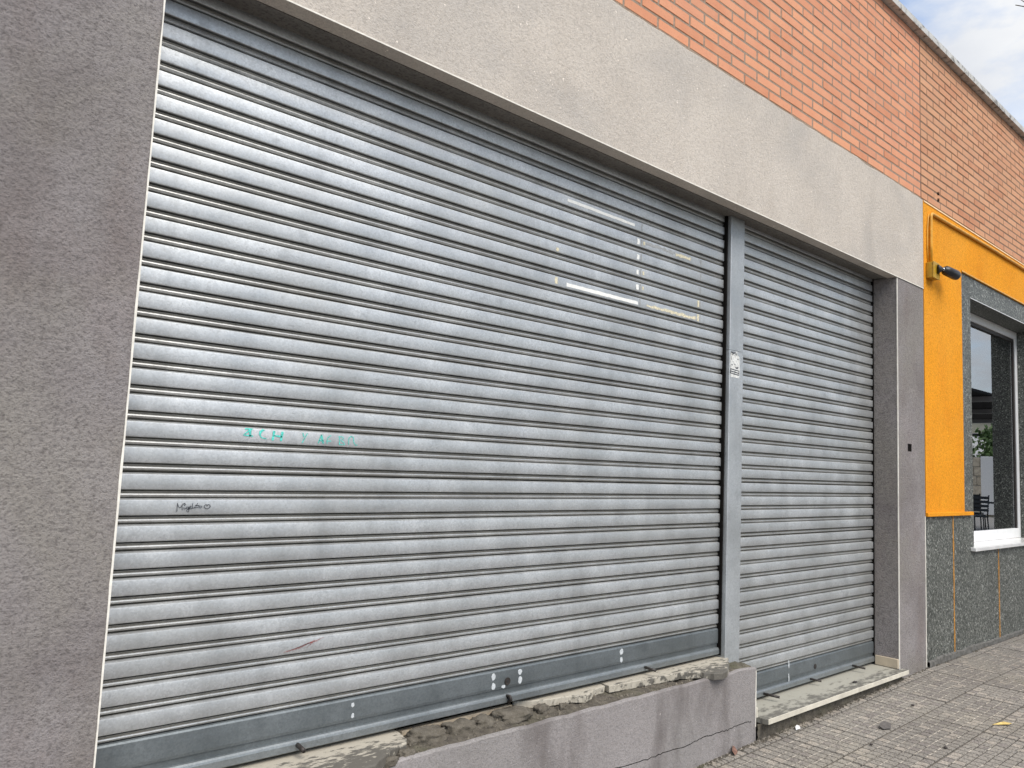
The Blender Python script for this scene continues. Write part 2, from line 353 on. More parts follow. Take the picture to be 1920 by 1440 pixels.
def panel(name, xs, zs, holes, y0, depth, mats, parent=None, hole_depth=None, back=True):
    """front sheet at y0 on a grid xs * zs with rectangular recesses; sides of depth"""
    v = []; f = []; idx = {}
    def vt(x, y, z):
        k_ = (round(x, 5), round(y, 5), round(z, 5))
        if k_ not in idx: idx[k_] = len(v); v.append(k_)
        return idx[k_]
    def q(a, b, c, d): f.append((vt(*a), vt(*b), vt(*c), vt(*d)))
    inh = lambda i, j: any(h[0] <= i < h[1] and h[2] <= j < h[3] for h in holes)
    for i in range(len(xs) - 1):
        for j in range(len(zs) - 1):
            if not inh(i, j): q((xs[i], y0, zs[j]), (xs[i + 1], y0, zs[j]), (xs[i + 1], y0, zs[j + 1]), (xs[i], y0, zs[j + 1]))
    hd = hole_depth or depth
    for h in holes:
        X0, X1, Z0, Z1 = xs[h[0]], xs[h[1]], zs[h[2]], zs[h[3]]; y1 = y0 + hd
        q((X0, y0, Z0), (X0, y1, Z0), (X0, y1, Z1), (X0, y0, Z1)); q((X1, y0, Z0), (X1, y1, Z0), (X1, y1, Z1), (X1, y0, Z1))
        q((X0, y0, Z0), (X1, y0, Z0), (X1, y1, Z0), (X0, y1, Z0)); q((X0, y0, Z1), (X1, y0, Z1), (X1, y1, Z1), (X0, y1, Z1))
        if back: q((X0, y1, Z0), (X1, y1, Z0), (X1, y1, Z1), (X0, y1, Z1))
    X0, X1, Z0, Z1 = xs[0], xs[-1], zs[0], zs[-1]; y1 = y0 + depth
    q((X0, y0, Z0), (X0, y1, Z0), (X0, y1, Z1), (X0, y0, Z1)); q((X1, y0, Z0), (X1, y1, Z0), (X1, y1, Z1), (X1, y0, Z1))
    q((X0, y0, Z0), (X1, y0, Z0), (X1, y1, Z0), (X0, y1, Z0)); q((X0, y0, Z1), (X1, y0, Z1), (X1, y1, Z1), (X0, y1, Z1))
    return pd(name, v, f, mats, parent)
def empty(name, loc=(0, 0, 0)):
    o = bpy.data.objects.new(name, None); COL.objects.link(o); o.location = loc; o.empty_display_size = 0.1; return o
def tag(o, label=None, cat=None, group=None, kind=None):
    for a, b in (('label', label), ('category', cat), ('group', group), ('kind', kind)):
        if b: o[a] = b
    return o
def fbm(p, sc, oct=4):
    return mnoise.fractal(Vector(p) * sc, 0.9, 2.0, oct)
def lump(name, c, r, mats, parent=None, amp=0.25, sub=3, sc=14, seed=0):
    bm = bmesh.new(); bmesh.ops.create_icosphere(bm, subdivisions=sub, radius=1.0)
    for v in bm.verts:
        n = v.co.normalized(); cx = Vector((math.copysign(abs(n.x) ** 0.7, n.x), math.copysign(abs(n.y) ** 0.7, n.y), math.copysign(abs(n.z) ** 0.75, n.z)))
        d = 1 + amp * fbm((n.x + seed * 3.1, n.y, n.z), 1.6) + amp * 0.35 * fbm((n.x + seed, n.y, n.z), 5)
        v.co = Vector((c[0] + cx.x * r[0] * d, c[1] + cx.y * r[1] * d, c[2] + cx.z * r[2] * d))
    me = bpy.data.meshes.new(name); bm.to_mesh(me); bm.free()
    o = link(name, me, mats, parent)
    for q in me.polygons: q.use_smooth = True
    return o

# ------------------------------------------------------------------ key measures (metres)
XL, XR, XO = 0.6157, 5.5365, 6.0015            # opening left / right, end of the grey shop front
ZL, ZB, ZC = 2.7243, 3.4085, 4.6960            # lintel underside, top of plaster, underside of coping
S = 0.1648                                      # shutter face behind the shop front
def gz(x):                                      # height of the pavement along the wall
    return 0.003 if x >= 6.0 else 0.003 - 0.0245 * (6.0 - x)

# ================================================================== SETTING
pv_v = []; pv_f = []
for i, x in enumerate([-40, -3, 2, 6.0, 12, 60]):
    z = gz(max(x, -3)) - 0.012
    pv_v += [(x, 0.45, z), (x, -3.4, z)]
    if i: pv_f.append((2 * i - 2, 2 * i - 1, 2 * i + 1, 2 * i))
pavement = tag(pd('pavement', pv_v, pv_f, m_pave), kind='structure')
gv = [(-300, -300, -0.40), (300, -300, -0.40), (300, 300, -0.40), (-300, 300, -0.40)]
tag(pd('ground', gv, [(0, 1, 2, 3)], m_asphalt), kind='structure')
kv = []; kf = []
for i, x in enumerate([-40, -3, 2, 6.0, 12, 60]):
    z = gz(max(x, -3)) - 0.008
    kv += [(x, -3.38, z), (x, -3.55, z), (x, -3.57, -0.45), (x, -3.38, -0.45)]
    if i:
        a, b = 4 * i - 4, 4 * i
        kf += [(a, a + 1, b + 1, b), (a + 1, a + 2, b + 2, b + 1)]
tag(pd('kerb', kv, kf, m_kerb), kind='structure')
rv = []; rf = []
for i, x in enumerate([-40, -3, 2, 6.0, 12, 60]):
    z = gz(max(x, -3)) - 0.13
    rv += [(x, -3.55, z), (x, -30, z)]
    if i: rf.append((2 * i - 2, 2 * i - 1, 2 * i + 1, 2 * i))
tag(pd('road', rv, rf, m_asphalt), kind='structure')

# paving tiles: each a moulded tile of 6 x 6 raised cells
TX, TY, NC = 0.3350, 0.3180, 6
def tile_mesh(seed, sand):
    rr = random.Random(seed); v = []; f = []; mi = []
    hx, hy = TX / 2 - 0.0034, TY / 2 - 0.0034
    def quad(a, b, c, d, m_): 
        s = len(v); v.extend([a, b, c, d]); f.append((s, s + 1, s + 2, s + 3)); mi.append(m_)
    zf = -0.0060
    cx, cy = 2 * hx / NC, 2 * hy / NC
    # floor of the grooves: pale sand between the rows that run along the wall, dirt across them
    quad((-hx, -hy, zf), (hx, -hy, zf), (hx, hy, zf), (-hx, hy, zf), 1)
    for j in range(1, NC):
        y = -hy + j * cy
        for i in range(NC):
            if rr.random() < sand:
                x0 = -hx + i * cx + rr.uniform(0, .008); x1 = -hx + (i + 1) * cx - rr.uniform(0, .008)
                quad((x0, y - 0.0026, zf + 0.0036), (x1, y - 0.0026, zf + 0.0036), (x1, y + 0.0026, zf + 0.0036), (x0, y + 0.0026, zf + 0.0036), 2)
    for a in ((-hx, -hy, hx, -hy), (hx, -hy, hx, hy), (hx, hy, -hx, hy), (-hx, hy, -hx, -hy)):
        quad((a[0], a[1], zf), (a[2], a[3], zf), (a[2], a[3], -0.02), (a[0], a[1], -0.02), 0)
    for i in range(NC):
        for j in range(NC):
            x0, x1 = -hx + i * cx + 0.0030, -hx + (i + 1) * cx - 0.0030
            y0, y1 = -hy + j * cy + 0.0030, -hy + (j + 1) * cy - 0.0030
            b = 0.0022; zt = rr.uniform(-0.0008, 0.0004)
            lo = [(x0, y0, zf), (x1, y0, zf), (x1, y1, zf), (x0, y1, zf)]
            hi = [(x0 + b, y0 + b, zt), (x1 - b, y0 + b, zt), (x1 - b, y1 - b, zt), (x0 + b, y1 - b, zt)]
            mc = rr.choices((0, 3, 4), (0.66, 0.2, 0.14))[0]; quad(*hi, mc)
            for q in range(4): quad(lo[q], lo[(q + 1) % 4], hi[(q + 1) % 4], hi[q], 0)
    me = bpy.data.meshes.new('paving_tile'); me.from_pydata(v, [], f); me.update()
    for mt in (m_tile, m_joint, m_sand, m_tile_b, m_tile_c): me.materials.append(mt)
    for p, i in zip(me.polygons, mi): p.material_index = i
    return me
tmeshes = [tile_mesh(i, p_) for i, p_ in enumerate((0.85, 0.7, 0.6, 0.35, 0.15, 0.06))]
yedges = [0.256 - TY * k_ for k_ in range(7)]
for r_ in range(6):
    yc = yedges[r_] - TY / 2
    off = {0: 5.60, 1: 5.617, 2: 5.235, 3: 5.22, 4: 5.4, 5: 5.3}[r_]
    for i in range(-10, 16):
        x = off + (i + 0.5) * TX
        if not (2.55 + max(0, -yc - 0.3) * 0.8 < x < 10.2): continue
        t_ = bpy.data.objects.new('paving_tile', tmeshes[max(0, min(5, int(random.gauss(0.4 + r_ * 1.0 + (x - 4) * 0.35, 0.9))))]); COL.objects.link(t_); t_.parent = pavement
        t_.location = (x, yc, gz(x) + random.uniform(-0.0016, 0.0016))
        t_.rotation_euler = (random.uniform(-.004, .004), (-math.atan(0.0245) if x < 6 else 0) + random.uniform(-.004, .004), random.uniform(-.004, .004))

# ================================================================== SHOP BUILDING (grey front)
shop = empty('shop_building')
tag(shop, 'grey plastered shop front with salmon brick parapet above two closed shutters', 'building')
box('left_pillar', -4.0, XL, 0.0, 0.30, -0.5, ZL, m_pillar, shop, 0.004)
# right pillar with a small empty switch-box hole
panel('right_pillar', [XR, 5.701, 5.772, XO], [-0.3, 1.514, 1.567, ZL], [(1, 2, 1, 2)], 0.0, 0.30, m_pillar, shop, hole_depth=0.06)
box('switch_hole_dark_fill', 5.7015, 5.7715, 0.004, 0.0595, 1.5145, 1.5665, m_void, shop)  # near-black block just inside the hole; the hole's shade is its colour
# lintel, its lower edge and ragged top edge
lv = []; lf = []
nx = 140
for i in range(nx + 1):
    x = -4 + (XO + 4) * i / nx
    zt = ZB + 0.010 * fbm((x, 0, 0), 3.0) + 0.004 * fbm((x, 3, 0), 17)
    lv += [(x, -0.003, ZL), (x, -0.003, zt - 0.010), (x, 0.006, zt), (x, 0.03, zt + 0.001), (x, 0.065, ZL)]
    if i:
        a, b = 5 * i - 5, 5 * i
        for j in range(4): lf.append((a + j, b + j, b + j + 1, a + j + 1))
        lf.append((a + 4, b + 4, b, a))
lf += [tuple(range(5)), tuple(range(5 * nx, 5 * nx + 5))]
pd('lintel', lv, lf, m_lintel, shop)
box('lintel_core', -4.0, XO - 0.001, 0.031, 0.30, ZL + 0.10, ZC - 0.02, m_mortar, shop)
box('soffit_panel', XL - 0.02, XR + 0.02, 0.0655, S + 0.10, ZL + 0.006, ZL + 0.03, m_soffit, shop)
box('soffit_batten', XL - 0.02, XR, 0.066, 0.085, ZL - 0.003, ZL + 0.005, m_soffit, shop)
box('back_wall', -4.0, XO - 0.002, 0.31, 0.40, -0.5, ZC - 0.02, m_void, shop)
# white corner beads of the plaster
def bead(name, pts, wid, parent=shop, mat=m_bead):
    v = []; f = []
    for i, (x, y, z) in enumerate(pts):
        w2 = wid * (1 + 0.35 * fbm((x, y, z), 9))
        v += [(x - w2, y, z), (x + w2 * 0.2, y, z), (x + w2 * 0.2, y + 0.006, z), (x - w2, y + 0.006, z)]
        if i:
            a, b = 4 * i - 4, 4 * i
            for j in range(4): f.append((a + j, b + j, b + (j + 1) % 4, a + (j + 1) % 4))
    f += [(0, 1, 2, 3), tuple(range(4 * len(pts) - 4, 4 * len(pts)))]
    return pd(name, v, f, mat, parent)
bead('corner_bead', [(XL + 0.001, -0.0025, 0.2 + 0.04 * i) for i in range(64)], 0.0042)
b2 = bead('corner_bead', [(XR + 0.0045, -0.0025, 0.0 + 0.04 * i) for i in range(69)], 0.0062)
bead('corner_bead', [(XO - 0.004, -0.0025, 0.01 + 0.03 * i) for i in range(36)], 0.008)
prism('lintel_bead', [(-0.0055, ZL - 0.001), (-0.0055, ZL + 0.004), (-0.0031, ZL + 0.005), (-0.0031, ZL - 0.001)], XL, XO - 0.002, m_bead, shop)

# brick parapets ---------------------------------------------------------------------------------
CH, BL = 0.0605, 0.2535
def brick_mesh(l, h, d, name='brick'):
    bm = bmesh.new(); bmesh.ops.create_cube(bm, size=1.0)
    for v in bm.verts: v.co = (v.co.x * l, v.co.y * d, v.co.z * h)
    fr_ = [e for e in bm.edges if all(v.co.y < 0 for v in e.verts)]
    bmesh.ops.bevel(bm, geom=fr_, offset=0.0022, segments=1, affect='EDGES')
    me = bpy.data.meshes.new(name); bm.to_mesh(me); bm.free(); return me
bcache = {}
def brick_at(x0, x1, zc, yf, mat, parent, store):
    l = round(x1 - x0 - 0.0135, 3)
    if l < 0.02: return
    key = (l, mat.name)
    if key not in bcache:
        bcache[key] = brick_mesh(l, CH - 0.0105, 0.05); bcache[key].materials.append(mat)
    dy = random.uniform(-0.0012, 0.0012); dz = random.uniform(-0.0008, 0.0008)
    if store is None:
        o = bpy.data.objects.new('brick', bcache[key]); COL.objects.link(o); o.parent = parent
        o.location = ((x0 + x1) / 2, yf + 0.025 + dy, zc + dz); o.rotation_euler = (0, random.uniform(-.003, .003), random.uniform(-.004, .004))
    else:
        store.append(((x0 + x1) / 2, yf + 0.025, zc, l))
def brick_wall(parent, x0, x1, first_joint, z0, rows, mat, yf, vis, label):
    rest = []
    for r_ in range(rows):
        zc = z0 + CH * (r_ + 0.5); j = first_joint + (BL / 2 if r_ % 2 else 0)
        n0 = math.floor((x0 - j) / BL); xs = [x0] + [j + BL * i for i in range(n0, n0 + int((x1 - x0) / BL) + 3) if x0 + 0.03 < j + BL * i < x1 - 0.03] + [x1]
        for a, b in zip(xs[:-1], xs[1:]):
            brick_at(a, b, zc, yf, mat, parent, None if vis((a + b) / 2, b, zc) else rest)
    v = []; f = []
    for cx, cy, cz, l in rest:
        s = len(v); h = (CH - 0.0105) / 2
        for sx in (-1, 1):
            for sy in (-1, 1):
                for sz in (-1, 1): v.append((cx + sx * l / 2, cy + sy * 0.025, cz + sz * h))
        f += [tuple(s + q for q in t_) for t_ in ((0, 1, 3, 2), (4, 6, 7, 5), (0, 4, 5, 1), (2, 3, 7, 6), (0, 2, 6, 4), (1, 5, 7, 3))]
    if v:
        o = pd('brickwork', v, f, mat, parent); o['kind'] = 'stuff'
Z0 = 3.4235
mw = box('brick_wall', -4.0, 6.0110, 0.0158, 0.10, ZB - 0.05, ZC - 0.001, m_mortar, shop)
brick_wall(mw, -4.0, 6.0150, 5.875, Z0, 21, m_brick, 0.0135, lambda c, b, z: b > 2.15 + 2.42 * (z - 3.42), 'left')
def coping(parent, x0, x1, mat):
    cp = empty('coping'); cp.parent = parent
    x = x0; i = 0
    while x < x1 - 0.05:
        l = min(0.99, x1 - x)
        dz = random.uniform(-0.002, 0.002)
        prism('coping_block', [(-0.037, ZC + dz), (-0.037, ZC + 0.048 + dz), (-0.031, ZC + 0.053 + dz), (0.13, ZC + 0.066 + dz), (0.30, ZC + 0.053 + dz), (0.30, ZC + dz)], x + 0.003, x + l - 0.003, mat, cp)
        x += l; i += 1
coping(shop, 6.0 - 0.99 * 10 + 0.06, 6.06, m_coping)

# plinth under the wide shutter -------------------------------------------------------------------
BX = 3.762
plv = []; plf = []; nb = 90
for i in range(nb + 1):
    x = XL + 0.0005 + (BX - XL - 0.0005) * i / nb
    zt = 0.3215 + 0.004 * fbm((x, 0, 5), 9) + 0.0022 * fbm((x, 0, 9), 40)
    if x > 3.70: zt -= (x - 3.70) * 0.12
    plv += [(x, 0.0015, -0.5), (x, 0.0015, 0.16), (x, 0.0015, zt - 0.006), (x, 0.005, zt), (x, 0.018, zt + 0.001), (x, 0.020, 0.28), (x, 0.30, 0.28)]
    if i:
        a, b = 7 * i - 7, 7 * i
        for j in range(6): plf.append((a + j, b + j, b + j + 1, a + j + 1))
plf += [tuple(range(7 * nb, 7 * nb + 7)) + ()]
plv += [(BX, 0.30, -0.5)]
plf[-1] = tuple(list(range(7 * nb, 7 * nb + 7)) + [len(plv) - 1])
plinth = pd('plinth', plv, plf, m_plinth, shop)
bead('corner_bead', [(BX - 0.001, 0.0008, 0.02 + 0.02 * i) for i in range(15)], 0.006, plinth)
# crack along the foot of the plinth
ck = [(3.715, 0.049), (3.66, 0.062), (3.58, 0.059), (3.50, 0.052), (3.45, 0.056), (3.36, 0.055), (3.29, 0.060), (3.225, 0.052), (3.12, 0.045), (3.0, 0.052), (2.93, 0.046), (2.82, 0.049), (2.66, 0.056), (2.5, 0.048)]
ck2 = []
for a, b in zip(ck[:-1], ck[1:]):
    for q in range(4): ck2.append((a[0] + (b[0] - a[0]) * q / 4 + random.uniform(-.004, .004), a[1] + (b[1] - a[1]) * q / 4 + random.uniform(-.0035, .0035)))
ribbon('crack', [(0.0035, ck2)], 0.003, lambda x, z: 0.0009, m_void, plinth)
# rubble bed left where the marble sill broke away
NX_, NY_ = 230, 16; bv = []; bf = []
for i in range(NX_ + 1):
    x = 1.36 + (BX - 0.012 - 1.36) * i / NX_
    for j in range(NY_ + 1):
        y = 0.016 + (S + 0.03 - 0.016) * j / NY_
        e = max(0, min(1, (x - 3.42) / 0.2))
        z = 0.312 + 0.009 * fbm((x, y, 0), 7) + 0.006 * fbm((x, y, 2), 26) + 0.003 * fbm((x, y, 4), 80)
        z += e * (0.016 - 0.012 * abs(y - 0.06) / 0.06) * (1 if y < 0.14 else 0.2) + 0.006 * (y / 0.19)
        if j == 0: z = 0.30
        bv.append((x, y, z))
        if i and j:
            a = (i - 1) * (NY_ + 1) + j - 1; b = i * (NY_ + 1) + j - 1; bf.append((a, b, b + 1, a + 1))
bed = pd('rubble_bed', bv, bf, m_rubble, plinth, smooth=True)
for q, (cx, cy, rx, ry, rz) in enumerate([(1.752, 0.125, 0.075, 0.050, 0.026), (1.905, 0.125, 0.062, 0.048, 0.026), (2.012, 0.122, 0.050, 0.042, 0.022), (2.165, 0.125, 0.082, 0.058, 0.022), (2.325, 0.122, 0.034, 0.022, 0.017),
                                         (1.675, 0.11, 0.025, 0.022, 0.014), (2.43, 0.095, 0.03, 0.014, 0.012), (1.60, 0.03, 0.03, 0.02, 0.014), (1.52, 0.012, 0.035, 0.016, 0.014)]):
    lump('mortar_lump', (cx, cy, 0.320), (rx, ry * 0.95, rz * 1.25), m_lump, plinth, 0.28, 4, seed=q + 1)
sill_z0, sill_z1 = 0.3195, 0.3495
def densify(pts, step, jit):          # open, jagged polyline
    o = [pts[0]]
    for a, b in zip(pts[:-1], pts[1:]):
        n = max(1, int(math.hypot(b[0] - a[0], b[1] - a[1]) / step))
        for i in range(1, n + 1):
            j = jit if i < n else jit * 0.4
            o.append((a[0] + (b[0] - a[0]) * i / n + random.uniform(-j, j), a[1] + (b[1] - a[1]) * i / n + random.uniform(-j, j)))
    return o
lp = [(XL + 0.002, 0.204), (XL + 0.002, -0.050), (1.42, -0.050)] + densify([(1.43, -0.050), (1.493, -0.004), (1.536, 0.028), (1.590, 0.052), (1.622, 0.060), (1.640, 0.085), (1.652, 0.14), (1.660, 0.203)], 0.012, 0.003)
slab_poly('broken_sill', lp, sill_z0, sill_z1, m_sill, plinth, 0.004, 0.003)
front = [(2.241, 0.198), (2.311, 0.163), (2.405, 0.135), (2.489, 0.124), (2.547, 0.086), (2.60, 0.10), (2.67, 0.134), (2.737, 0.142)]
slab_poly('broken_sill', densify(front, 0.012, 0.003) + [(2.752, 0.205), (2.241, 0.205)], sill_z0, sill_z1 - 0.002, m_sill, plinth, 0.003, 0.003)
front = [(2.745, 0.125), (2.851, 0.115), (3.03, 0.097), (3.217, 0.08), (3.30, 0.045), (3.345, -0.020), (3.39, -0.040), (3.44, -0.030), (3.539, 0.025), (3.60, 0.062), (3.676, 0.113), (3.735, 0.187)]
slab_poly('broken_sill', densify(front, 0.014, 0.0035) + [(3.742, 0.205), (2.757, 0.205)], sill_z0, sill_z1, m_sill, plinth, 0.003, 0.004)
# thin remains of marble below the bar where the sill is gone
slab_poly('broken_sill', densify([(1.68, 0.172), (1.78, 0.180), (1.9, 0.174), (2.05, 0.180), (2.22, 0.186)], 0.014, 0.004) + [(2.232, 0.204), (1.672, 0.204)], 0.318, 0.342, m_skirt, plinth, 0.002, 0.003)

cv_ = []; cf_ = []
for i in range(700):
    x = random.uniform(1.45, 3.70); y = random.uniform(0.02, 0.165) if x < 3.2 else random.uniform(0.02, 0.07)
    r = random.choice((0.0015, 0.002, 0.003, 0.0045)) * random.uniform(0.7, 1.4)
    z = 0.314 + 0.009 * fbm((x, y, 0), 7) + 0.006 * fbm((x, y, 2), 26) + 0.006 * (y / 0.19) + r * 0.3; s_ = len(cv_)
    for k_ in range(5):
        t = 2 * math.pi * k_ / 5 + random.random() * 0.8; cv_.append((x + r * 1.3 * math.cos(t), y + r * math.sin(t), z - r * 0.6))
    cv_.append((x + random.uniform(-r, r) * 0.5, y + random.uniform(-r, r) * 0.5, z + r))
    for k_ in range(5): cf_.append((s_ + k_, s_ + (k_ + 1) % 5, s_ + 5))
pd('mortar_crumbs', cv_, cf_, simple('pale_crumb', (0.14, 0.122, 0.095), 0.95, 0, 0.7, 25), plinth)['kind'] = 'stuff'
# door step under the narrow shutter
step = empty('door_step'); step.parent = shop
slab_poly('step_slab', [(3.800, -0.045), (5.572, -0.045), (5.572, -0.004), (5.514, -0.004), (5.514, 0.21), (3.790, 0.21), (3.790, -0.020)], 0.034, 0.0615, [m_step], step, 0.003)
box('step_edge', 3.803, 5.5725, -0.0475, -0.0445, 0.0335, 0.0605, m_stepf, step, 0.001, 1)
rvv = []; rff = []; nr = 130
for i in range(nr + 1):
    x = BX + 0.001 + (XR - BX + 0.03) * i / nr
    for j in range(7):
        z = -0.10 + 0.134 * j / 6
        rvv.append((x, -0.006 + 0.012 * fbm((x, 1, z), 11) + 0.006 * fbm((x, 2, z), 45), z))
        if i and j: a = (i - 1) * 7 + j - 1; b = i * 7 + j - 1; rff.append((a, b, b + 1, a + 1))
pd('step_riser', rvv, rff, m_rubble, step, smooth=True)
box('skirting', XR - 0.018, XR - 0.0005, 0.003, S - 0.012, 0.062, 0.124, m_skirt, step, 0.002, 1)
box('skirting', BX + 0.003, BX + 0.017, 0.0, S - 0.02, 0.062, 0.112, m_stepf, step, 0.002, 1)

# ================================================================== ROLLER SHUTTERS
PI_ = 0.07506
SLAT = [(0.030, 0.0), (0.0125, 0.0), (0.0080, -0.0020), (0.0032, -0.0032), (0.0006, -0.0048), (0.0, -0.0070), (0.0, -0.0260), (0.0, -0.0448), (0.0008, -0.0474), (0.0030, -0.0488), (0.032, -0.0490),
        (0.032, -0.0530), (0.0130, -0.0532), (0.0092, -0.0540), (0.0090, -0.0552), (0.0120, -0.0572), (0.0120, -0.0588), (0.0084, -0.0606), (0.0072, -0.0642), (0.0090, -0.0684), (0.0135, -0.0712), (0.030, -0.0716), (0.030, -0.0751), (0.038, -0.0751), (0.038, 0.0)]
def slat_surf(zrel):
    pts = SLAT[1:11]
    for (y0, z0), (y1, z1) in zip(pts[:-1], pts[1:]):
        if z0 >= zrel >= z1 and z0 != z1: return y0 + (y1 - y0) * (z0 - zrel) / (z0 - z1)
    return 0.0
def shutter(name, x0, x1, zb, n, zbar, label):
    root = empty(name, (0, 0, 0)); tag(root, label, 'roller shutter')
    me = None
    for k_ in range(1, n + 1):
        z = zb + k_ * PI_
        if me is None:
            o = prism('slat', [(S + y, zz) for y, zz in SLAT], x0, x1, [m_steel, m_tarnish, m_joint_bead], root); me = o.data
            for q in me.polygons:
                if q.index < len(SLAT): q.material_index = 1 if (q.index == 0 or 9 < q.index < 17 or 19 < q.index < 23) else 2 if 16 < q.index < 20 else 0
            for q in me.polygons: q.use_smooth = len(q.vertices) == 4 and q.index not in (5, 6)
            me.set_sharp_from_angle(angle=math.radians(32))
        else:
            o = bpy.data.objects.new('slat', me); COL.objects.link(o); o.parent = root
        o.location = (0, random.uniform(-0.0003, 0.0003), z + random.uniform(-0.0008, 0.0008)); o.rotation_euler = (random.uniform(-0.012, 0.012), random.uniform(-0.0003, 0.0003), 0)
        # rotation about the slat's own line
        o.location.y += math.sin(o.rotation_euler.x) * 0 - (S * (math.cos(o.rotation_euler.x) - 1))
        o.location.z -= S * math.sin(o.rotation_euler.x)
    bar = prism('bottom_bar', [(S + 0.0105, zb + 0.001), (S + 0.004, zb - 0.001), (S + 0.0005, zb - 0.006), (S - 0.0005, zb - 0.03), (S - 0.0005, zb - 0.066), (S + 0.001, zb - 0.0755), (S + 0.006, zb - 0.0765), (S + 0.007, zb - 0.098), (S + 0.02, zb - 0.098), (S + 0.02, zb + 0.001)], x0, x1, m_bar, root)
    prism('bottom_rail', [(S + 0.006, zb - 0.0965), (S - 0.002, zb - 0.0975), (S - 0.007, zb - 0.102), (S - 0.009, zb - 0.108), (S - 0.009, zbar + 0.003), (S - 0.006, zbar), (S + 0.021, zbar), (S + 0.021, zb - 0.0965)], x0, x1, m_rail, root)
    return root
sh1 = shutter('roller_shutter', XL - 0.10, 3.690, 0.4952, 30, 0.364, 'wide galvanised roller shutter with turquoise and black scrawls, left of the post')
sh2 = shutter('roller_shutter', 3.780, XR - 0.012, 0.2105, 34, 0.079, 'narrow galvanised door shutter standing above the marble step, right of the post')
def disc(name, x, z, rx, rz, y0, dep, mats, parent, n=12, jag=0.0):
    v = []; 
    for yy in (y0, y0 + dep):
        for i in range(n):
            t = 2 * math.pi * i / n; j = 1 + (random.uniform(-jag, jag))
            v.append((x + rx * math.cos(t) * j, yy, z + rz * math.sin(t) * j))
    f = [tuple(range(n)), tuple(range(n, 2 * n))] + [(i, (i + 1) % n, n + (i + 1) % n, n + i) for i in range(n)]
    return pd(name, v, f, mats, parent)
def lock(x, z, parent):
    a = disc('lock_escutcheon', x, z, 0.0150, 0.0150, S - 0.0035, 0.004, m_darkmetal, parent, 18)
    disc('keyhole', x, z, 0.006, 0.006, S - 0.0045, 0.003, m_black, a, 12)
lock(2.170, 0.446, sh1); lock(4.705, 0.157, sh2)
for x, z, rx, rz in [(2.096, 0.474, 0.010, 0.015), (2.097, 0.437, 0.009, 0.013), (2.238, 0.473, 0.010, 0.012), (2.240, 0.441, 0.011, 0.014), (2.872, 0.473, 0.012, 0.013), (2.872, 0.437, 0.009, 0.012), (1.463, 0.473, 0.006, 0.007), (1.465, 0.4365, 0.006, 0.008), (2.150, 0.428, 0.010, 0.006), (4.385, 0.206, 0.0035, 0.010)]:
    disc('paint_spot', x, z, rx, rz, S - 0.0012, 0.001, m_spot, sh1 if x < 3.7 else sh2, 12, 0.18)
for zz in (0.235, 0.16): ribbon('paint_drip', [(0.009, [(4.385, zz), (4.390, zz - 0.03), (4.388, zz - 0.045)])], 0.008, lambda x, z: S - 0.0022, m_spot, sh2)
def pin(x, z, parent, ln=0.055, r=0.0065, dx=0.0):
    tube('locking_bolt', [(x, S - 0.004, z), (x + dx * 0.5, S - 0.004 - ln * 0.6, z - 0.003), (x + dx, S - 0.004 - ln, z - 0.006)], r, m_darkmetal, parent, 10)
pin(1.262, 0.384, sh1, 0.050, 0.0075); pin(3.035, 0.384, sh1, 0.062, 0.006, 0.01)
hs = tube('padlock_hasp', [(2.165, S - 0.006, 0.392), (2.168, S - 0.022, 0.394), (2.172, S - 0.026, 0.380), (2.170, S - 0.012, 0.368)], 0.006, m_darkmetal, sh1, 8)
disc('hasp_hole', 2.172, 0.386, 0.008, 0.010, S - 0.0115, 0.002, m_black, sh1, 12)
pin(4.10, 0.094, sh2, 0.085, 0.0070, 0.03); pin(4.63, 0.096, sh2, 0.060, 0.0060, 0.03); pin(5.19, 0.098, sh2, 0.080, 0.0065, 0.02)
for sh_, x in ((sh1, 0),): pass
# writing --------------------------------------------------------------------------------------------
def face_surf(zb):
    def s(x, z):
        k_ = math.ceil((z - zb) / PI_ - 1e-6); zr = z - (zb + k_ * PI_)
        return S + slat_surf(zr) - 0.0016
    return s
fs1 = face_surf(0.4952)
zt_, zb_ = 0.4952 + 12 * PI_ - 0.0040, 0.4952 + 12 * PI_ - 0.0455
def tl(pts):     # pixel sketch of the letters -> slat face
    o = []
    for x, y in pts:
        v = (y - (95 + 0.0474 * x)) / 203.0
        o.append((1.005 + (x - 115) / 1650.0 * 0.412, zt_ - v * (zt_ - zb_)))
    return o
teal = [(0.0042, tl([(140, 115), (240, 120)])), (0.0075, tl([(205, 120), (215, 230)])), (0.004, tl([(205, 130), (125, 215), (250, 228)])),
        (0.0075, tl([(395, 115), (345, 160), (340, 210)])), (0.003, tl([(340, 210), (365, 250), (430, 268)])),
        (0.0075, tl([(530, 140), (515, 290)])), (0.0075, tl([(645, 150), (630, 300)])), (0.005, tl([(525, 215), (640, 230)])),
        (0.003, tl([(930, 160), (950, 225)])), (0.0028, tl([(1000, 165), (965, 240), (930, 325)])),
        (0.0035, tl([(1205, 185), (1165, 330)])), (0.0055, tl([(1205, 185), (1240, 335)])), (0.0035, tl([(1175, 285), (1245, 290)])),
        (0.0028, tl([(1350, 195), (1305, 235), (1290, 290), (1300, 335)])), (0.0028, tl([(1295, 290), (1355, 290)])),
        (0.0028, tl([(1480, 215), (1485, 350)])), (0.0026, tl([(1460, 215), (1520, 215), (1550, 245), (1500, 275), (1550, 310), (1565, 350), (1490, 350)])),
        (0.0028, tl([(1630, 350), (1625, 240), (1660, 205), (1700, 225), (1705, 300), (1740, 360), (1765, 345)]))]
ribbon('graffiti', teal, 0.003, fs1, m_teal, sh1)
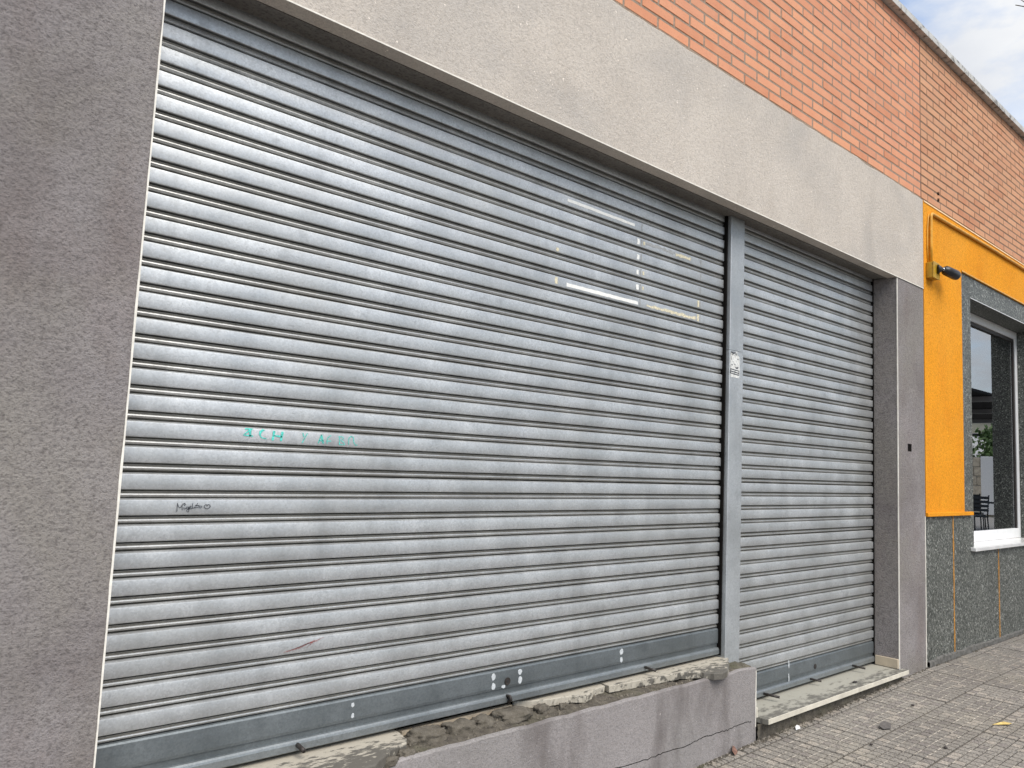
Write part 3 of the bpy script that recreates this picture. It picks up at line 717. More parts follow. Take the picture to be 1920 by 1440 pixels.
def ml(pts):
    return [(0.821 + (x - 180) / 1220.0 * 0.0995, 1.1575 - (y - 270) / 768.0 * 40 * 0.00170) for x, y in pts]
mig = [ml([(180, 550), (215, 530), (205, 275), (260, 400), (300, 425), (350, 400), (390, 290), (385, 420), (400, 510)]), ml([(420, 290), (465, 285), (510, 320), (470, 350), (430, 320), (440, 290)]),
       ml([(450, 400), (455, 460), (490, 470), (530, 440)]), ml([(600, 400), (550, 400), (530, 440), (560, 470), (620, 450), (600, 400), (640, 500), (630, 560), (590, 570), (550, 530), (600, 480), (700, 460)]),
       ml([(640, 430), (720, 400), (690, 370), (650, 400), (640, 450), (700, 465), (790, 440)]), ml([(760, 280), (745, 380), (770, 440), (830, 440)]), ml([(820, 390), (830, 430), (880, 430)]), ml([(935, 275), (880, 380), (880, 425), (960, 420)]), ml([(850, 350), (1000, 355)]),
       ml([(1000, 380), (1070, 370), (1105, 400), (1060, 435), (990, 425), (985, 395), (1010, 375)]),
       ml([(1290, 390), (1290, 350), (1240, 325), (1190, 360), (1185, 410), (1240, 455), (1300, 475), (1370, 440), (1410, 390), (1390, 340), (1330, 320), (1290, 350)])]
ribbon('graffiti', mig, 0.0019, fs1, m_ink, sh1)
rz = 0.4952 + 3 * PI_ - 0.024
ribbon('graffiti', [[(1.195 + 0.010 * i, rz - 0.016 + 0.001 * i), (1.245 + 0.012 * i, rz - 0.006 + 0.0035 * i), (1.335 - 0.012 * i, rz + 0.016 - 0.0052 * i)] for i in range(6)], 0.0009, fs1, m_red, sh1)

# steel post between the shutters, white sticker on it
post = empty('shutter_post'); tag(post, 'grey galvanised steel post between the two roller shutters', 'post')
PX0, PX1 = 3.668, 3.803
prism_v = [(PX0, 0.130), (PX0 + 0.004, 0.1275), (PX1 - 0.004, 0.1275), (PX1, 0.130), (PX1, 0.27), (PX0, 0.27)]
zs_ = [0.315, 0.36, 0.46, 1.978, 1.982, ZL + 0.005]; offs = [(-0.006, 0.0), (-0.004, 0.0), (0, 0), (0, 0), (0, 0), (0, 0)]
def post_piece(name, z0, z1, dy):
    v = [(x, y + dy, z0) for x, y in prism_v] + [(x, y + dy, z1) for x, y in prism_v]; n = 6
    if z0 < 1: v[0] = (v[0][0] - 0.008, v[0][1] - 0.004, z0); v[1] = (v[1][0] - 0.008, v[1][1] - 0.004, z0)
    f = [(i, (i + 1) % n, n + (i + 1) % n, n + i) for i in range(n)] + [tuple(range(n)), tuple(range(2 * n - 1, n - 1, -1))]
    return pd(name, v, f, m_post, post)
post_piece('post_section', 0.300, 1.979, 0.0); post_piece('post_section', 1.981, ZL + 0.005, 0.0006)
box('guide_slot_dark_fill', PX0 - 0.014, PX0 - 0.0005, 0.150, 0.30, 0.36, ZL + 0.004, m_void, post)  # solid black box in the gap beside the post, shade given as colour
box('guide_channel_dark_fill', XR - 0.0115, XR - 0.0008, S - 0.004, 0.30, 0.066, ZL + 0.004, m_void, sh2)  # black filler at the slat ends, painting the shaded gap by the jamb
st = empty('sticker'); tag(st, 'torn white paper sticker with black print on the steel post', 'sticker')
sy = 0.1266
stp = [(3.676, 1.832), (3.762, 1.831), (3.766, 1.872), (3.763, 1.925), (3.758, 1.950), (3.742, 1.957), (3.737, 1.978), (3.715, 1.972), (3.692, 1.967), (3.673, 1.972), (3.672, 1.90)]
pd('paper', [(x, sy - 0.0003, z) for x, z in stp], [tuple(range(len(stp)))], simple('sticker_paper', (0.60, 0.60, 0.57), 0.7, 0, 0.25, 70), st)
ribbon('print', [(0.007, [(3.676, 1.969), (3.700, 1.965), (3.724, 1.969), (3.732, 1.955)]), (0.003, [(3.677, 1.972), (3.677, 1.955)]),
                 (0.0045, [(3.686, 1.953), (3.690, 1.963), (3.693, 1.953)]), (0.003, [(3.700, 1.953), (3.700, 1.962), (3.709, 1.961)]), (0.003, [(3.714, 1.953), (3.722, 1.962)]),
                 (0.004, [(3.735, 1.937), (3.752, 1.933)]), (0.003, [(3.682, 1.945), (3.684, 1.925)]), (0.003, [(3.694, 1.920), (3.702, 1.915)]), (0.005, [(3.682, 1.901), (3.694, 1.898)]), (0.003, [(3.705, 1.905), (3.722, 1.903)]),
                 (0.007, [(3.722, 1.888), (3.740, 1.884), (3.748, 1.893)]),
                 (0.006, [(3.677, 1.879), (3.677, 1.851)]), (0.005, [(3.676, 1.876), (3.758, 1.871)]), (0.005, [(3.676, 1.864), (3.758, 1.859)]), (0.005, [(3.676, 1.853), (3.758, 1.848)]), (0.005, [(3.757, 1.873), (3.757, 1.847)]), (0.004, [(3.717, 1.872), (3.717, 1.852)])],
       0.004, lambda x, z: sy - 0.0009, m_ink, st)

# tape left from two removed posters, stuck on the wide shutter
def tape(name, x0, x1, z0, z1, mat, label, group, jag=0.0, sh=0.0, cat='tape'):
    v = []; f = []; n = max(2, int((x1 - x0) / 0.02)) if x1 - x0 > z1 - z0 else max(2, int((z1 - z0) / 0.008))
    horiz = x1 - x0 > z1 - z0
    for i in range(n + 1):
        t = i / n
        if horiz:
            x = x0 + (x1 - x0) * t; a, b = z0 + sh * t + random.uniform(-jag, jag), z1 + sh * t + random.uniform(-jag, jag)
            p, q = (x, a), (x, b)
        else:
            z = z0 + (z1 - z0) * t; p, q = (x0 + random.uniform(-jag, jag), z), (x1 + random.uniform(-jag, jag), z)
        for (x, z) in (p, q): v += [(x, fs1(x, z) + 0.0005, z), (x, fs1(x, z) + 0.0011, z)]
        if i:
            a_, b_ = 4 * i - 4, 4 * i
            f += [(a_, b_, b_ + 2, a_ + 2), (a_ + 1, b_ + 1, b_ + 3, a_ + 3), (a_, b_, b_ + 1, a_ + 1), (a_ + 2, b_ + 2, b_ + 3, a_ + 3)]
    f += [(0, 2, 3, 1), (4 * n, 4 * n + 2, 4 * n + 3, 4 * n + 1)]
    return tag(pd(name, v, f, mat), label, cat, group)
def fz(kk): return 0.4952 + kk * PI_          # top of slat kk
def slat_of(z): return math.ceil((z - 0.4952) / PI_)
k1 = slat_of(2.485)
G1 = 'tape left from removed posters'
tape('tape_strip', 2.412, 2.882, fz(k1) - 0.030, fz(k1) - 0.0165, m_tape, 'upper white tape strip across the wide shutter', G1, 0.0012, -0.004)
k2 = slat_of(2.11)
tape('tape_strip', 2.425, 2.922, fz(k2) - 0.040, fz(k2) - 0.024, m_tape, 'lower white tape strip across the wide shutter', G1, 0.001, 0.0)
lab_v = 'small torn white tape scrap between the two poster outlines on the shutter'
ORD = ['lowest', 'lowest', 'second lowest', 'second highest', 'highest', 'topmost']
for kk in range(k2, k1):
    z = fz(kk)
    if kk > k2: tape('tape_scrap', 2.906, 2.923, z - 0.041, z - 0.012 - random.uniform(0, 0.006), m_tape, ORD[kk - k2] + ' white tape scrap in the column between the two poster outlines', 'white tape scraps in a column', 0.003)
    if kk in (k2 + 1, k2 + 2, k1 - 1): tape('tape_scrap', 2.951, 2.963, z - 0.036, z - 0.018, m_tape_old, {k2 + 1: 'lower', k2 + 2: 'middle', k1 - 1: 'upper'}[kk] + ' yellowed tape scrap just right of the column of white scraps', 'yellowed scraps inside the right poster outline', 0.003)
for kk in (k2, k2 + 1): tape('tape_scrap', 3.412, 3.428, fz(kk) - 0.044, fz(kk) - 0.008, m_tape_old, ('lower' if kk == k2 else 'upper') + ' yellowed tape scrap nearest the post, at the right poster edge', 'yellowed scraps at the right poster edge', 0.002)
tape('tape_scrap', 3.215, 3.345, fz(slat_of(2.43)) - 0.034, fz(slat_of(2.43)) - 0.018, m_tape_old, 'ragged yellow tape scrap at the top of the right poster outline', G1, 0.005)
tape('tape_scrap', 2.353, 2.367, 2.252, 2.268, m_tape_old, 'tiny yellowed tape scrap left of the white strips, upper one', G1, 0.002)
tape('tape_scrap', 2.352, 2.368, fz(k2) - 0.040, fz(k2) - 0.010, m_tape_old, 'yellowed curved tape scrap at the left end of the lower white strip', G1, 0.002)
tape('glue_smear', 2.99, 3.40, fz(k2) - 0.040, fz(k2) - 0.026, m_tape_old, 'yellowish glue smear along the bottom of the right poster outline', None, 0.005, cat='glue')
tape('glue_smear', 2.97, 3.21, fz(slat_of(2.43)) - 0.030, fz(slat_of(2.43)) - 0.016, m_glue, 'grey glue smear along the top of the right poster outline', None, 0.006, cat='glue')

def glue_line(x, k0, k1_, wd, label):
    lines = [(wd, [(x + random.uniform(-.002, .002), fz(kk) - 0.010), (x + random.uniform(-.002, .002), fz(kk) - 0.027), (x + random.uniform(-.002, .002), fz(kk) - 0.043)]) for kk in range(k0, k1_ + 1)]
    return tag(ribbon('glue_line', lines, wd, lambda x_, z_: fs1(x_, z_) + 0.0003, m_glue), label, 'glue')
glue_line(3.437, k2, slat_of(2.43), 0.010, 'grey vertical glue line on the right side of the right poster outline')
glue_line(2.938, k2, k1, 0.008, 'grey vertical glue line just right of the white tape scraps')
# ================================================================== ORANGE BAR BUILDING
bar = empty('bar_building')
tag(bar, 'orange rendered bar front with dark granite base and buff brick parapet', 'building')
X2 = 6.0045
GY = 0.006                                       # granite face
orange = empty('orange_render'); orange.parent = bar
WX0, WX1, WZ0, WZ1 = 7.0, 8.90, 0.80, 2.828
# L-shaped render as one sheet
oz = [(X2, 1.085), (6.775, 1.085), (6.775, 3.008), (14.0, 3.008), (14.0, 3.398), (X2, 3.398)]
v = [(x, -0.004, z) for x, z in oz] + [(x, 0.15, z) for x, z in oz]; n = 6
rend = pd('render_sheet', v, [tuple(range(n)), tuple(range(n, 2 * n))] + [(i, (i + 1) % n, n + (i + 1) % n, n + i) for i in range(n)], m_orange, orange)
prism('render_bead', [(-0.0095, 3.008), (-0.0095, 3.018), (-0.0041, 3.022), (-0.0041, 3.006)], 6.775, 14.0, m_conduit, orange)
box('render_ledge', X2 + 0.002, 6.935, -0.018, 0.004, 1.058, 1.086, m_orange, orange, 0.003)
prism('top_fillet', [(-0.0085, 3.390), (-0.006, 3.402), (0.012, 3.412), (0.012, 3.390)], X2 + 0.012, 14.0, simple('pale_orange_edge', (0.72, 0.52, 0.30), 0.8, 0, 0.2, 40), orange)
# granite cladding, slab by slab
cl = empty('granite_cladding'); cl.parent = bar
def gslab(x0, x1, z0, z1, y=GY, d=0.06): box('granite_slab', x0, x1, y, y + d, z0, z1, m_granite, cl, 0.0015, 1)
gslab(X2 + 0.004, 6.546, 0.035, 1.060); gslab(6.558, 6.778, 0.035, 1.059)
gslab(6.7785, 7.0, 0.035, 3.006)
gslab(7.0005, 7.574, 0.035, 0.772); gslab(7.586, 8.60, 0.035, 0.772); gslab(8.612, 9.12, 0.035, 0.772)
gslab(7.0005, 8.90, 2.829, 3.0055); gslab(8.9005, 9.12, 0.7725, 3.0055)
gslab(9.132, 10.15, 0.035, 3.0055, 0.008); gslab(10.162, 11.2, 0.035, 3.0055); gslab(11.212, 14.0, 0.035, 3.0055)
for x in (6.552, 7.580, 8.606):
    zt = 1.056 if x < 7 else 0.770
    v = []; f = []; nn = 30
    for i in range(nn + 1):
        z = 0.03 + (zt - 0.03) * i / nn; wv = 0.0115 + 0.005 * fbm((x, 0, z), 9); cx = x + 0.003 * fbm((x, 4, z), 5)
        v += [(cx - wv, GY - 0.0015, z), (cx, GY - 0.0035, z), (cx + wv, GY - 0.0015, z)]
        if i: a, b = 3 * i - 3, 3 * i; f += [(a, a + 1, b + 1, b), (a + 1, a + 2, b + 2, b + 1)]
    pd('joint_filler', v, f, m_seam, cl)
box('cladding_backing', X2 + 0.002, 6.99, 0.066, 0.12, -0.3, 3.0, m_void, cl)
box('cladding_backing', 6.9905, 9.10, 0.066, 0.12, -0.3, 0.765, m_void, cl)
fv = []; ff_ = []; nn = 200
for i in range(nn + 1):
    x = X2 + 0.03 + (14 - X2) * i / nn; zt = 0.050 + 0.012 * fbm((x, 0, 0), 5) + 0.006 * fbm((x, 0, 3), 21) - 0.012 * max(0, min(1, (x - 6.9) / 0.8))
    fv += [(x, -0.010 + 0.003 * fbm((x, 7, 0), 9), -0.2), (x, -0.008 + 0.003 * fbm((x, 8, 0), 9), zt - 0.008), (x, GY + 0.001, zt), (x, 0.05, zt)]
    if i: a, b = 4 * i - 4, 4 * i; ff_ += [(a, a + 1, b + 1, b), (a + 1, a + 2, b + 2, b + 1), (a + 2, a + 3, b + 3, b + 2)]
pd('cement_foot', fv, ff_, m_cement, bar)
# window
win = empty('window'); win.parent = bar
# reveals
box('reveal', 6.94, 7.0003, 0.0665, 0.26, 0.773, 2.87, m_granite, win); box('reveal', 8.8995, 8.96, 0.0665, 0.26, 0.773, 2.87, m_granite, win)
box('reveal', 7.0006, 8.899, 0.0665, 0.26, 2.8295, 2.87, m_granite, win)
prism('reveal_bead', [(GY - 0.001, 2.8275), (GY - 0.001, 2.832), (GY - 0.0045, 2.832), (GY - 0.0045, 2.8275)], 7.0, 8.9, m_white, win)
FY = 0.195
box('window_frame', 7.001, 7.055, FY, FY + 0.05, 0.802, 2.8280, m_white, win, 0.004); box('window_frame', 8.842, 8.8985, FY, FY + 0.05, 0.802, 2.8280, m_white, win, 0.004)
box('window_frame', 7.0555, 8.8415, FY + 0.001, FY + 0.049, 2.755, 2.8280, m_white, win, 0.004); box('window_frame', 7.0555, 8.8415, FY + 0.001, FY + 0.049, 0.802, 0.892, m_white, win, 0.004)
box('glazing_bead', 7.056, 8.841, FY + 0.012, FY + 0.04, 2.722, 2.7545, m_darkmetal, win)
box('glazing_bead', 8.812, 8.8415, FY + 0.012, FY + 0.04, 0.8925, 2.7215, m_darkmetal, win)
box('pane', 7.052, 8.846, FY + 0.022, FY + 0.028, 0.888, 2.758, m_pane, win)
fo = box('frosted_film', 7.06, 8.80, FY + 0.031, FY + 0.0325, 0.895, 1.722, m_film, win)
def text_mesh(name, s, size, loc, mat, parent):
    cu = bpy.data.curves.new('t', 'FONT'); cu.body = s; cu.size = size; cu.extrude = 0.0
    to = bpy.data.objects.new('t', cu); COL.objects.link(to)
    dg = bpy.context.evaluated_depsgraph_get(); me = bpy.data.meshes.new_from_object(to.evaluated_get(dg))
    bpy.data.objects.remove(to); bpy.data.curves.remove(cu)
    o = link(name, me, None, parent); me.materials.clear(); me.materials.append(mat)
    o.rotation_euler = (math.radians(90), 0, 0); o.location = loc; return o
for s_, x, z, sz in (('OU', 8.20, 1.56, 0.09), ('CJAS', 8.24, 1.41, 0.09), ('AJA2', 8.22, 1.265, 0.09), ('CJSABE', 7.95, 1.12, 0.10), ('CASB', 8.17, 0.985, 0.09)):
    text_mesh('lettering', s_, sz, (x, FY + 0.0300, z), m_filmtxt, fo)
box('window_sill', 6.930, 8.8990, -0.030, 0.235, 0.7735, 0.8015, m_wsill, win, 0.003)
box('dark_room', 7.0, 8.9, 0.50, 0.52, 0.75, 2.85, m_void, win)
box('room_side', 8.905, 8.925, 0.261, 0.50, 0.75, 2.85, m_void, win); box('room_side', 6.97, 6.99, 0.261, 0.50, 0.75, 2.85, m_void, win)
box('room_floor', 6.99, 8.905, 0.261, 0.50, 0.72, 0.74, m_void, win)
box('upper_wall', X2, 14.0, 0.155, 0.40, 2.9, ZC - 0.02, m_void, bar)
# brick parapet
mw2 = box('brick_wall', 6.0190, 14.0, 0.0165, 0.10, 3.3985, ZC - 0.001, m_mortar2, bar)
brick_wall(mw2, 6.0185, 14.0, 6.0185 + BL / 2, Z0, 21, m_brick2, 0.0135, lambda c, b, z: c < 8.75, 'right')
coping(bar, 6.063, 13.99, m_coping)
for dx, dz in ((0, 0), (0.022, 0.006), (0, -0.052), (0.022, -0.046)):
    disc('drill_hole', 6.345 + dx, 3.545 + dz, 0.004, 0.014, 0.0105, 0.006, m_void, mw2, 10)

# junction box with bullet camera
sc = empty('security_camera', (0, 0, 0)); tag(sc, 'black bullet security camera on a mustard junction box', 'camera')
box('junction_box', 6.042, 6.160, -0.054, -0.0045, 2.812, 2.932, m_jbox, sc, 0.006)
box('box_lid', 6.039, 6.163, -0.060, -0.0545, 2.809, 2.935, m_jbox, sc, 0.003)
tube('mount', [(6.112, -0.0602, 2.884), (6.116, -0.065, 2.884), (6.122, -0.072, 2.885), (6.138, -0.080, 2.886), (6.148, -0.083, 2.887)], 0.03, m_black, sc, 16, taper=[0.036, 0.036, 0.026, 0.017, 0.014])
bj = Vector((6.156, -0.085, 2.888))
lump('ball_joint', bj, (0.013, 0.013, 0.013), m_chrome, sc, 0.0, 2)
a = Vector((6.164, -0.087, 2.888)); d = Vector((0.200, -0.022, -0.012)).normalized()
bd = tube('camera_body', [a + d * t for t in (0.0, 0.006, 0.025, 0.034, 0.175, 0.190, 0.195)], 0.03, m_black, sc, 20, taper=[0.012, 0.022, 0.028, 0.036, 0.038, 0.036, 0.028])
tube('lens', [a + d * 0.1955, a + d * 0.197], 0.02, m_void, bd, 16)
# conduit and cable on the orange wall
cd = []
for t in range(7):
    an = math.pi / 2 * t / 6; cd.append((6.118 + 0.030 - 0.030 * math.cos(an), -0.017, 3.296 + 0.030 * math.sin(an)))
tag(tube('conduit', [(6.105, -0.017, 2.936), (6.112, -0.017, 3.1)] + cd + [(6.6, -0.017, 3.332), (7.4, -0.017, 3.345), (9.0, -0.017, 3.352), (14.0, -0.017, 3.36)], 0.0125, m_conduit, None, 12), 'orange painted conduit running from the junction box along the wall', 'conduit')
tag(tube('cable', [(6.072, -0.010, 2.936), (6.062, -0.009, 3.05), (6.066, -0.009, 3.18), (6.085, -0.009, 3.28), (6.100, -0.009, 3.315)], 0.006, m_conduit, None, 8), 'thin orange painted cable left of the conduit above the junction box', 'cable')

# ================================================================== SMALL THINGS ON THE GROUND
def leaf(name, pts, c, mat, label, cat, rz=0, group=None):
    v = [(c[0] + x * math.cos(rz) - y * math.sin(rz), c[1] + x * math.sin(rz) + y * math.cos(rz), c[2] + z) for x, y, z in pts]
    n = len(v); v2 = v + [(x, y, z - 0.0012) for x, y, z in v]
    f = [tuple(range(n)), tuple(range(2 * n - 1, n - 1, -1))] + [(i, (i + 1) % n, n + (i + 1) % n, n + i) for i in range(n)]
    return tag(pd(name, v2, f, mat), label, cat, group)
zz = lambda x: gz(x) + 0.003
leaf('bark_scrap', [(-0.065, 0.0, 0.004), (-0.045, 0.028, 0.012), (0.02, 0.024, 0.018), (0.060, 0.010, 0.014), (0.045, -0.022, 0.010), (-0.02, -0.030, 0.006)], (4.52, -0.335, zz(4.52)), simple('grey_scrap', (0.10, 0.09, 0.082), 0.8, 0, 0.3, 50), 'dark grey torn scrap lying on the paving before the step', 'scrap', 0.25)
leaf('dry_leaf', [(-0.07, 0, 0.004), (-0.02, 0.008, 0.010), (0.02, 0.016, 0.012), (0.06, 0.0, 0.006), (0.02, -0.014, 0.006), (-0.02, -0.004, 0.004)], (5.09, -0.735, zz(5.09)), simple('yellow_leaf', (0.55, 0.40, 0.13), 0.7, 0, 0.3, 60), 'curled yellow leaf on the paving at the right', 'leaf', -0.5)
leaf('paper_chip', [(-0.035, 0.004, 0.004), (0.0, -0.012, 0.006), (0.03, 0.0, 0.010), (0.02, 0.012, 0.014), (-0.01, 0.012, 0.012)], (4.10, -0.05, zz(4.1)), m_white, 'white chip against the foot of the marble step', 'chip', 0.3)
leaf('dry_leaf', [(-0.04, 0, 0.006), (-0.01, 0.014, 0.016), (0.03, 0.010, 0.028), (0.045, 0.0, 0.020), (0.01, -0.014, 0.008)], (3.52, -0.030, zz(3.52)), simple('brown_leaf', (0.16, 0.085, 0.06), 0.8, 0, 0.4, 60), 'brown dry leaf at the foot of the plinth', 'leaf', 0.6)
for i, (x, y, r, lb) in enumerate([(4.446, -0.664, 0.008, 'small black pebble in the middle of the paving'), (4.185, -0.403, 0.007, 'small dark pebble left of the grey scrap'), (5.03, -0.279, 0.008, 'small dark pebble behind the grey scrap near the step')]):
    tag(lump('pebble', (x, y, zz(x) + r * 0.4), (r * 1.4, r, r * 0.6), simple('dark_pebble', (0.04, 0.033, 0.03), 0.9, 0, 0.3, 80), None, 0.25, 2, seed=i + 20), lb, 'pebble')
tag(lump('crumb', (4.92, 0.017, 0.066), (0.022, 0.008, 0.006), simple('black_crumb', (0.03, 0.027, 0.025), 0.9, 0, 0.3, 80), None, 0.4, 2, seed=31), 'black crumb of dirt lying on the marble step', 'crumb')
# dirt and moss crumbs along the foot of the walls
dv = []; df = []
for i in range(1500):
    x = random.uniform(2.9, 9.0)
    if x < XR: y = -abs(random.gauss(0, 0.014)) - (0.004 if x < BX else 0.008)
    else: y = -abs(random.gauss(0, 0.007)) - 0.004
    if x > 5.6 and random.random() < 0.6: continue
    r = random.uniform(0.0018, 0.0065); s = len(dv); z = gz(x) + 0.001 + r * 0.3
    for k_ in range(5):
        t = 2 * math.pi * k_ / 5 + random.random(); dv.append((x + r * 1.3 * math.cos(t), y + r * math.sin(t), z - r * 0.4))
    dv.append((x + random.uniform(-r, r) * 0.4, y, z + r * 0.8))
    for k_ in range(5): df.append((s + k_, s + (k_ + 1) % 5, s + 5))
tag(pd('dirt_crumbs', dv, df, m_rubble), 'dark dirt and moss crumbs along the foot of the walls', 'dirt', kind='stuff')

# ================================================================== STREET BEYOND (seen mirrored in the window pane)
m_wood = simple('bark', (0.13, 0.10, 0.075), 0.9, 0, 0.3, 30, 0.5)
m_canvas = simple('black_canvas', (0.012, 0.012, 0.013), 0.9, 0, 0.2, 10)
m_alu = simple('grey_aluminium', (0.42, 0.42, 0.42), 0.5, 0.3, 0.05, 10)
aw = empty('terrace_awning'); tag(aw, 'black terrace awning on grey posts across the pavement', 'awning')
slab_poly('canopy', [(14.2, -2.4), (23.4, -2.4), (23.4, -8.0), (14.2, -8.0)], 3.0, 3.05, m_canvas, aw)
for x in (17.0, 20.0, 23.2): box('crossbeam', x, x + 0.12, -8.0, -2.4, 2.90, 2.998, m_alu, aw)
for x in (14.4, 23.2):
    for y in (-2.5, -7.9): box('awning_post', x - 0.05, x + 0.05, y - 0.05, y + 0.05, -0.15, 2.899, m_alu, aw)
sw = empty('stone_wall'); tag(sw, 'cream stone garden wall at the end of the terrace', 'wall')
box('wall_core', 31.05, 31.4, -14, -2, -0.2, 2.22, m_kerb, sw)
m_stone = simple('cream_stone', (0.50, 0.44, 0.34), 0.9, 0, 0.25, 9, 0.5)
for j in range(7):
    y = -9.0
    while y < -4.5:
        l = random.uniform(0.3, 0.6); box('stone', 31.02, 31.06, y, y + l - 0.02, -0.1 + 0.33 * j, -0.1 + 0.33 * j + 0.31, m_stone, sw, 0.008, 1); y += l
gt = empty('garden_gate'); tag(gt, 'white metal gate in the cream stone wall', 'gate')
for i in range(3): box('gate_board', 30.96, 31.0, -6.97 + i * 0.42, -6.97 + i * 0.42 + 0.41, 0.2, 2.24, m_white, gt, 0.004, 1)
pg = empty('pergola'); tag(pg, 'cream pergola roof with terracotta tiles behind the garden wall', 'pergola')
prism('fascia', [(-14, 3.15), (-14, 3.62), (-2, 3.62), (-2, 3.15)], 33.0, 33.1, simple('cream_render', (0.72, 0.66, 0.52), 0.8, 0, 0.05, 5), pg) if False else box('fascia', 33.0, 33.1, -14, -2, 3.18, 3.62, simple('cream_render', (0.70, 0.64, 0.50), 0.8, 0, 0.05, 5), pg)
box('roof_edge', 32.95, 33.0, -14, -2, 3.63, 3.80, m_white, pg); box('dark_beam', 32.9, 32.99, -14, -2, 3.05, 3.16, m_canvas, pg)
for y in (-13.5, -2.5): box('pergola_post', 33.2, 33.4, y - 0.1, y + 0.1, -0.2, 3.17, m_white, pg)
m_leaf = simple('foliage', (0.075, 0.13, 0.035), 0.7, 0, 0.5, 3)
def tree(name, base, h, crown, label, nleaf=1500, lr=0.09, zoff=0.0):
    t = empty(name, base); tag(t, label, 'tree', 'trees along the street')
    P = [(0, 0, -0.3), (0.04, 0.02, h * 0.3), (-0.03, 0.05, h * 0.6), (0.02, 0, h * 0.85)]
    tube('trunk', P, 0.1, m_wood, t, 8, taper=[0.14, 0.11, 0.08, 0.03])
    v = []; f = []; cl_ = [(random.gauss(0, crown[0] * 0.5), random.gauss(0, crown[0] * 0.5), random.uniform(-crown[1], crown[1]) * 0.7, random.uniform(0.3, 0.55)) for _ in range(12)]
    for i in range(nleaf):
        cx, cy, cz, cr_ = random.choice(cl_)
        p = Vector((cx + random.gauss(0, cr_ * 0.6), cy + random.gauss(0, cr_ * 0.6), h * 0.8 + zoff + cz + random.gauss(0, cr_ * 0.5)))
        a_ = Vector((random.gauss(0, 1), random.gauss(0, 1), random.gauss(0, 1))).normalized() * lr; b_ = a_.orthogonal().normalized() * lr * 0.55; s = len(v)
        v += [tuple(p - a_), tuple(p + b_), tuple(p + a_), tuple(p - b_)]; f.append((s, s + 1, s + 2, s + 3))
    pd('crown', v, f, m_leaf, t)
    return t
tree('garden_tree', (32.2, -6.6, 0), 3.0, (1.3, 0.9), 'leafy green tree just behind the garden wall', 2600, 0.10, 0.05)
m_chair = simple('dark_chair', (0.03, 0.035, 0.04), 0.5, 0, 0.2, 20)
def chair(base, rz, label):
    t = empty('terrace_chair', base); t.rotation_euler = (0, 0, rz); tag(t, label, 'chair', 'dark chairs on the terrace')
    box('seat', -0.22, 0.22, -0.22, 0.22, 0.43, 0.46, m_chair, t, 0.008)
    for sx in (-0.2, 0.2):
        for sy in (-0.2, 0.2): tube('leg', [(sx * 1.1, sy * 1.1, 0), (sx, sy, 0.43)], 0.014, m_chair, t, 6)
    for sx in (-0.2, 0.2): tube('back_post', [(sx, 0.2, 0.46), (sx, 0.25, 0.92)], 0.014, m_chair, t, 6)
    for i in range(4): box('back_slat', -0.2, 0.2, 0.232, 0.246, 0.56 + i * 0.09, 0.62 + i * 0.09, m_chair, t, 0.004, 1)
RZ = -0.135
chair((19.4, -3.55, RZ + 0.26), 0.6, 'dark terrace chair nearest the bar window'); chair((20.2, -3.85, RZ + 0.26), 2.2, 'dark terrace chair left of the table'); chair((21.4, -4.2, RZ + 0.26), 1.4, 'dark terrace chair farthest from the bar window')
tb = empty('terrace_table', (20.6, -3.4, RZ + 0.26)); tag(tb, 'small dark round table among the terrace chairs', 'table')
disc_v = tube('table_top', [(0, 0, 0.72), (0, 0, 0.75)], 0.38, m_chair, tb, 24); tube('pedestal', [(0, 0, 0), (0, 0, 0.72)], 0.03, m_chair, tb, 10)
tube('foot', [(0, 0, 0), (0, 0, 0.02)], 0.22, m_chair, tb, 20)
tdeck = box('terrace', 13.8, 30.9, -9, -3.58, -0.2, 0.125, m_kerb); tag(tdeck, kind='structure')
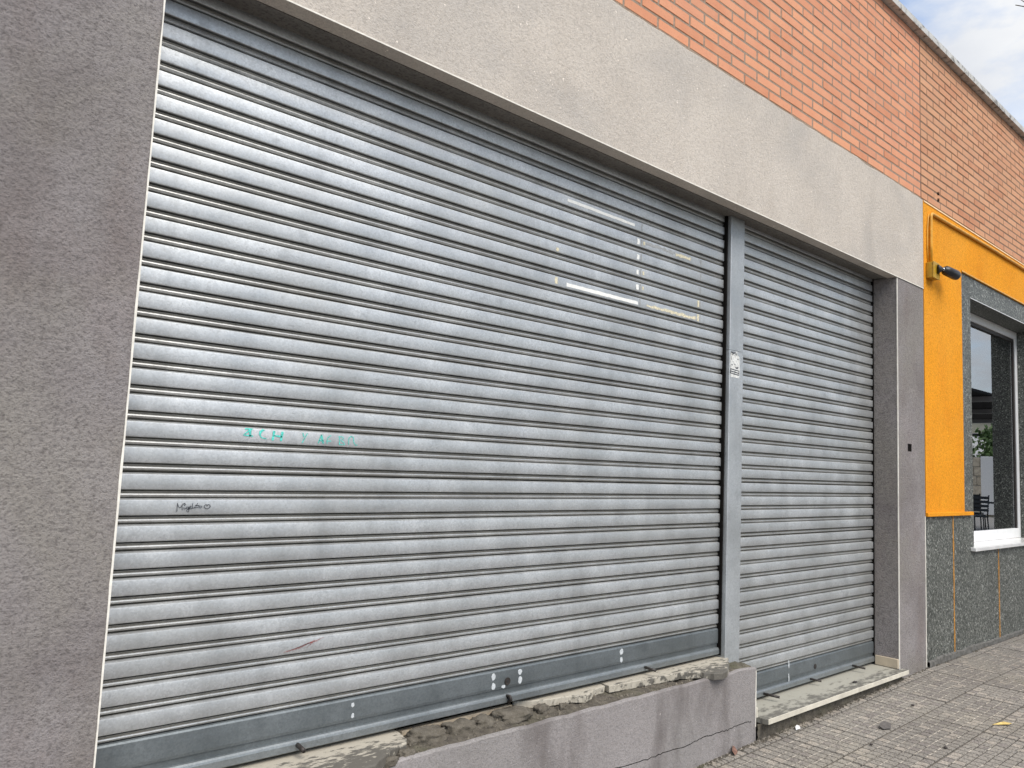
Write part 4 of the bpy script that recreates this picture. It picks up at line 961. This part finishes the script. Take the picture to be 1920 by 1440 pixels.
# street tree at the kerb; one twig reaches over the parapet corner
TB = Vector((7.6, -3.0, 0))
bt_ = empty('street_tree', TB); tag(bt_, 'bare street tree at the kerb whose thin twig shows against the sky', 'tree', 'trees along the street')
tube('trunk', [(0, 0, -0.1), (0.05, 0.03, 1.5), (0.0, 0.0, 2.8), (-0.1, -0.05, 4.2), (-0.15, 0.0, 5.6)], 0.1, m_wood, bt_, 10, taper=[0.14, 0.12, 0.10, 0.07, 0.03])
tip = Vector((7.1, -0.34, 5.283)) - TB
tube('branch', [(-0.1, -0.05, 4.2), tuple(Vector((-0.05, 0.9, 4.75))), tuple(Vector((0.1, 1.7, 5.1))), tuple(tip + Vector((0.57, -0.38, -0.013))), tuple(tip + Vector((0.28, -0.14, 0.017))), tuple(tip)], 0.02, m_wood, bt_, 8, taper=[0.05, 0.03, 0.018, 0.010, 0.006, 0.0035])
tube('branch', [tuple(tip + Vector((0.24, -0.11, 0.017))), tuple(tip + Vector((0.14, -0.04, 0.062))), tuple(tip + Vector((0.06, -0.02, 0.067)))], 0.003, m_wood, bt_, 6, taper=[0.005, 0.004, 0.0025])
for q in range(12):
    a_ = random.uniform(math.pi * 0.95, math.pi * 2.0); z0 = random.uniform(3.0, 5.4); p0 = Vector((-0.1, -0.03, z0)); dvec = Vector((math.cos(a_), math.sin(a_), 0.55))
    pts = [p0]
    for s_ in range(5): pts.append(pts[-1] + (dvec + Vector((random.uniform(-.3, .3), random.uniform(-.3, .3), random.uniform(-.2, .3)))) * 0.36)
    tube('branch', [tuple(p) for p in pts], 0.02, m_wood, bt_, 6, taper=[0.032, 0.024, 0.017, 0.011, 0.007, 0.004])
m_leaf = simple('brown_leaves', (0.13, 0.09, 0.045), 0.7, 0, 0.4, 6)
tree('street_tree', (9.2, -8.6, -0.1), 8.0, (2.1, 1.9), 'tall brown-leaved tree on the far side of the road, nearer one', 3200, 0.17)
tree('street_tree', (13.6, -8.9, -0.1), 8.2, (2.2, 1.9), 'tall brown-leaved tree on the far side of the road, farther one', 3200, 0.17)

scene.render.engine = 'CYCLES'
